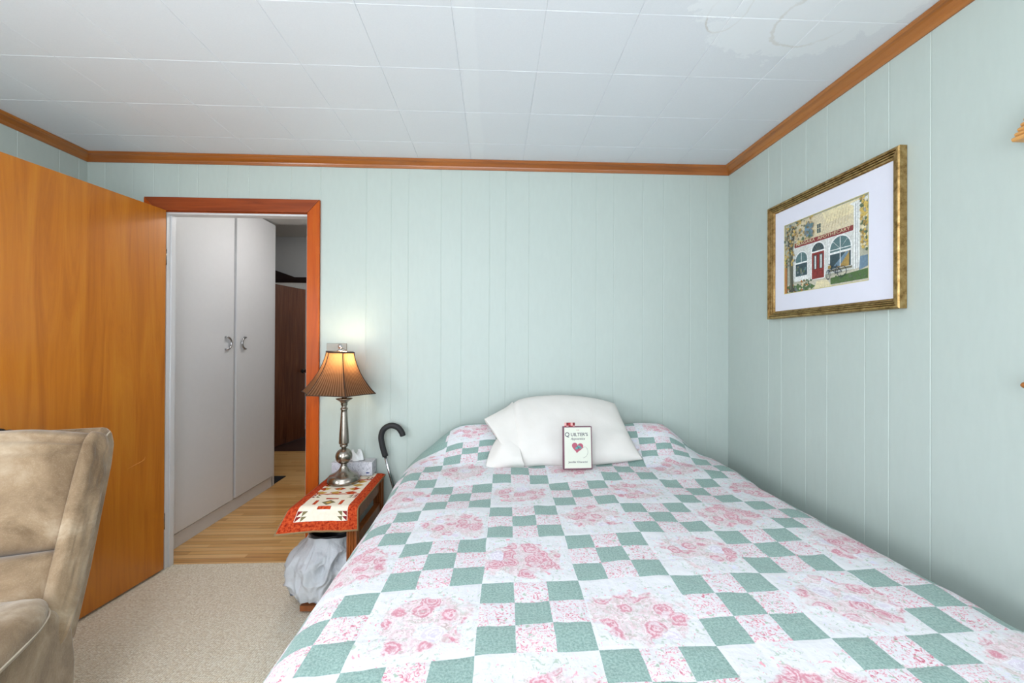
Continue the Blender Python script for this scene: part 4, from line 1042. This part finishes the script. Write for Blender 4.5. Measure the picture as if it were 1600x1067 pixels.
def BG(i, j):
    a = 2*pi*i/na; t = j/nb
    w = max(0.0, cos(a-math.radians(205)))            # flares to the left and front
    low = 0.345-0.10*max(0, cos(a-math.radians(-10)))-0.02*sin(5*a)      # right side of the hem sits higher
    z_ = lerp(0.315, 0.350-low, t)+0.006*sin(3*a)*(1-t)
    r = 0.1145+0.002*sin(12*a)
    r += w**1.2*0.055*sm(0, 0.42, t)*(1-0.5*sm(0.6, 1.0, t))+0.020*sm(0, 0.5, t)
    g1 = nz(cos(a)*2.6+5, sin(a)*2.6, t*3.4); g2 = nz(cos(a)*6, sin(a)*6+3, t*3+g1*3); g3 = nz(cos(a)*13, sin(a)*13, t*15+2)
    env = sm(0.03, 0.3, t)
    r += env*(0.030*(0.8-abs(g1)*2)+0.010*(0.8-abs(g2)*2)+0.0025*g3)+0.006*sm(0.1, 0.5, t)*sin(11*a+6*t)
    tail = math.exp(-((a-math.radians(238))/0.16)**2); z_ -= 0.03*tail*t
    return Vector((r*cos(a), min(r*sin(a), 0.3), max(0.047, z_)))
grid(bm, BG, na, nb)
def BI(i, j):
    a = 2*pi*i/na; t = j/16; r = lerp(0.1145, 0.093, t)+0.002*sin(12*a)-(0.004 if 0 < t else 0)
    return Vector((r*cos(a), r*sin(a), 0.315+0.015*sin(pi*min(1, t*6))*(1 if t < 0.17 else 0)-0.2*t))
bg = obj('liner_bag', bm, M_bag, None, smooth=True); bg.location = wb.location
tag(bg, 'white plastic bag hanging over the rim of the waste bin', 'bag')

# ------------------------------------------------------------------ recliner
M_suede = NT('tan_suede_microfibre', 0.85, 0.2)
v = M_suede.coord()
a = M_suede.noise(v, 5, 5, 0.65, 0.6); b = M_suede.noise(v, 60, 4, 0.7); c = M_suede.noise(v, 300, 2)
col = M_suede.ramp(a, [(0.3, S(112, 90, 66)), (0.5, S(158, 134, 106)), (0.7, S(198, 178, 152))])
col = M_suede.mix(M_suede.math('MULTIPLY', b, 0.35), col, S(108, 88, 68)); col = M_suede.mix(M_suede.math('MULTIPLY', M_suede.sstep(c, 0.5, 0.7), 0.10), col, S(206, 190, 170))
M_suede.base(col); M_suede.bump(M_suede.math('ADD', b, M_suede.math('MULTIPLY', a, 2.0)), 0.003, 0.5)
M_suede.b.inputs['Sheen Weight'].default_value = 0.35; M_suede.b.inputs['Sheen Roughness'].default_value = 0.4; M_suede = M_suede.m
M_thread = plain('pale_stitching', S(208, 194, 174), 0.9)
RA = math.radians(20)
rc = thing('recliner', 'tan suede recliner armchair in the left foreground, its back to the wooden door', 'recliner', (-1.695, 1.081, 0), RA)
def soft(w, h, t, frame, nx_=44, ny_=44, pw=5.0, e=0.42, back=0.35, wr=0.004, seed=0.0, fn=None, rnd=0.0):
    """puffy cushion, w x h in its plane, t thick in front; frame = 4x4 (x right, y up, z out)"""
    bm = bmesh.new()
    def P(sgn):
        def q(i, j):
            # cluster samples toward the edges
            a = -cos(pi*i/nx_); b = -cos(pi*j/ny_)
            k = max(0.0, (1-abs(a)**pw)*(1-abs(b)**pw))**e
            z_ = t*k if sgn > 0 else -t*back*k
            x_, y_ = a*w/2*(1-rnd*b**4*abs(a)), b*h/2*(1-rnd*a**4*abs(b))
            if sgn > 0:
                z_ += (wr*nz(a*2.2+seed, b*2.2, seed)+wr*0.6*nz(a*6+seed, b*6, 3))*k
                if fn: x_, y_, z_ = fn(a, b, x_, y_, z_, k)
            return frame @ Vector((x_, y_, z_))
        return q
    grid(bm, P(1), nx_, ny_); grid(bm, P(-1), nx_, ny_)
    bmesh.ops.remove_doubles(bm, verts=bm.verts[:], dist=1e-5); return bm
rec = math.atan2(0.28, 0.61)
Tv = Vector((0, sin(rec), cos(rec))); Nv = Vector((0, -cos(rec), sin(rec)))
def backframe(x_, t_, n_=0.0, yaw=0.0):
    o = Vector((x_, 0.12, 0.39))+Tv*t_+Nv*n_
    X = Vector((1, 0, 0)); Y = Tv; Z = Nv
    M = Matrix(((X.x, Y.x, Z.x, o.x), (X.y, Y.y, Z.y, o.y), (X.z, Y.z, Z.z, o.z), (0, 0, 0, 1)))
    return M @ Matrix.Rotation(yaw, 4, 'Y')
def head_fn(a, b, x_, y_, z_, k):
    z_ -= 0.010*math.exp(-((b+0.1-0.5*(a-0.6))/0.10)**2)*sm(0.3, 0.9, a)*k
    y_ -= 0.022*sm(0.55, 1.0, a)*sm(0.2, 1.0, b)
    # folded pull at the top right and a soft fold line under it
    z_ -= 0.034*math.exp(-((b-0.80+0.05*a)/0.045)**2)*sm(-1.4, 0.3, a)*k
    z_ -= 0.018*math.exp(-((b-0.52-0.12*(a-0.4))/0.03)**2)*sm(0.2, 0.8, a)*k
    z_ -= 0.012*math.exp(-((b-0.66+0.1*(a-0.4))/0.03)**2)*sm(0.35, 0.9, a)*k
    return x_, y_, z_
obj('headrest_cushion', soft(0.855, 0.40, 0.115, backframe(0.0, 0.462, 0.01), seed=1.3, fn=head_fn, e=0.36, pw=6), M_suede, rc, smooth=True)
obj('lumbar_cushion', soft(0.86, 0.26, 0.120, backframe(0.0, 0.135, 0.01), seed=4.1, e=0.34, pw=6), M_suede, rc, smooth=True)
def bol(a, b, x_, y_, z_, k):
    z_ += 0.004*sin(22*b+3*a)*k*sm(0.0, 0.6, b); return x_, y_, z_
for s_ in (-1, 1):
    obj('side_bolster', soft(0.10, 0.655, 0.030, rnd=0.12, frame=backframe(s_*0.428, 0.310, 0.048, s_*1.2), seed=6+s_, e=0.40, pw=4, fn=bol), M_suede, rc, smooth=True)
bm = bmesh.new()
tube(bm, catmull([Vector((0.432, 0.12, 0.39))+Tv*t_+Nv*n_ for t_, n_ in ((0.0, 0.0), (0.2, 0.012), (0.4, 0.012), (0.56, 0.008), (0.63, 0.0), (0.655, -0.02))], 6), 0.0032, 6)
obj('back_seam', bm, M_thread, rc, smooth=True)
# back shell with a top roll
bm = bmesh.new()
def shell(bm):
    pr = [(-0.03, -0.01), (0.035, 0.0), (0.045, 0.30), (0.040, 0.60), (0.028, 0.650), (0.0, 0.672), (-0.045, 0.668), (-0.085, 0.63), (-0.10, 0.55), (-0.11, 0.20), (-0.10, -0.01)]
    L = [];
    for xs in (-0.432, 0.432): L.append([bm.verts.new(Vector((xs-0.0, 0.12, 0.39))+Tv*t_+Nv*n_) for n_, t_ in pr])
    k = len(pr)
    for i in range(k): bm.faces.new((L[0][i], L[0][(i+1) % k], L[1][(i+1) % k], L[1][i]))
    bm.faces.new(L[0]); bm.faces.new(L[1][::-1])
shell(bm); obj('back_shell', bm, M_suede, rc, bevel=0.022, seg=4)
obj('seat_cushion', soft(0.56, 0.60, 0.13, Matrix.Translation((0, -0.17, 0.36)) @ Matrix.Identity(4), seed=9, e=0.3, pw=6), M_suede, rc, smooth=True)
bm = bmesh.new(); box(bm, -0.28, 0.28, -0.45, 0.15, 0.10, 0.37); obj('seat_box', bm, M_suede, rc, bevel=0.02)
obj('footrest', soft(0.56, 0.34, 0.07, Matrix.Translation((0, -0.47, 0.27)) @ Matrix.Rotation(pi/2, 4, 'X'), seed=11), M_suede, rc, smooth=True)
for s_ in (-1, 1):
    bm = bmesh.new()
    pr = [(-0.46, 0.05), (0.17, 0.05), (0.185, 0.30), (0.165, 0.42), (0.08, 0.52), (-0.05, 0.545), (-0.40, 0.545), (-0.46, 0.50)]
    xs = (0.285, 0.448) if s_ > 0 else (-0.448, -0.285)
    prism(bm, pr, 'x', xs[0], xs[1])
    ar = obj('armrest', bm, M_suede, rc, bevel=0.028, seg=4)
    def padf(a, b, x_, y_, z_, k, s_=s_):
        return x_, y_, z_+0.012*sm(0.2, 1, -b)
    bm = soft(0.235, 0.60, 0.075, rnd=0.22, frame= Matrix.Translation((s_*0.358, -0.215, 0.528)), seed=13+s_, e=0.5, pw=3.2, back=0.55, fn=padf, wr=0.006)
    obj('arm_pad', bm, M_suede, ar, smooth=True)
    bm = bmesh.new()
    pts = []
    for k in range(61):
        a = 2*pi*k/60; ca, sa = cos(a), sin(a)
        m = (abs(ca)**3.2+abs(sa)**3.2)**(-1/3.2)
        pts.append(Vector((s_*0.358+0.1175*ca*m*1.0, -0.215+0.30*sa*m, 0.527)))
    tube(bm, pts, 0.0028, 6, cap=False)
    obj('arm_seam', bm, M_thread, ar, smooth=True)
bm = bmesh.new(); box(bm, -0.36, 0.36, -0.36, 0.28, 0.0, 0.05); obj('base', bm, M_blackmetal, rc, bevel=0.008)

# hall fill: added flush lamp out of view, brightens closet and hall floor
hl = thing('hall_fill_lamp', 'added flush hall lamp, out of view, filling the closet with light', 'ceiling light', (-1.30, 3.30, ZC))
bm = bmesh.new(); lathe(bm, [(0.02, -0.07), (0.08, -0.06), (0.11, -0.02), (0.11, -0.001)], n=32)
M_hl = NT('fill_lamp_glass', 0.4); M_hl.b.inputs['Emission Color'].default_value = (1.0, 0.96, 0.93, 1); M_hl.b.inputs['Emission Strength'].default_value = 38.0
obj('glass_bowl', bm, M_hl.m, hl, smooth=True)

fl_ = thing('far_room_fill_lamp', 'added flush lamp in the far room, out of view, brightening the brown door', 'ceiling light', (-1.6, 6.1, 2.56))  # added lamp, lifts the dark door at the hall end
bm = bmesh.new(); lathe(bm, [(0.02, -0.07), (0.08, -0.06), (0.11, -0.02), (0.11, -0.001)], n=32)
obj('glass_bowl', bm, M_hl.m, fl_, smooth=True)
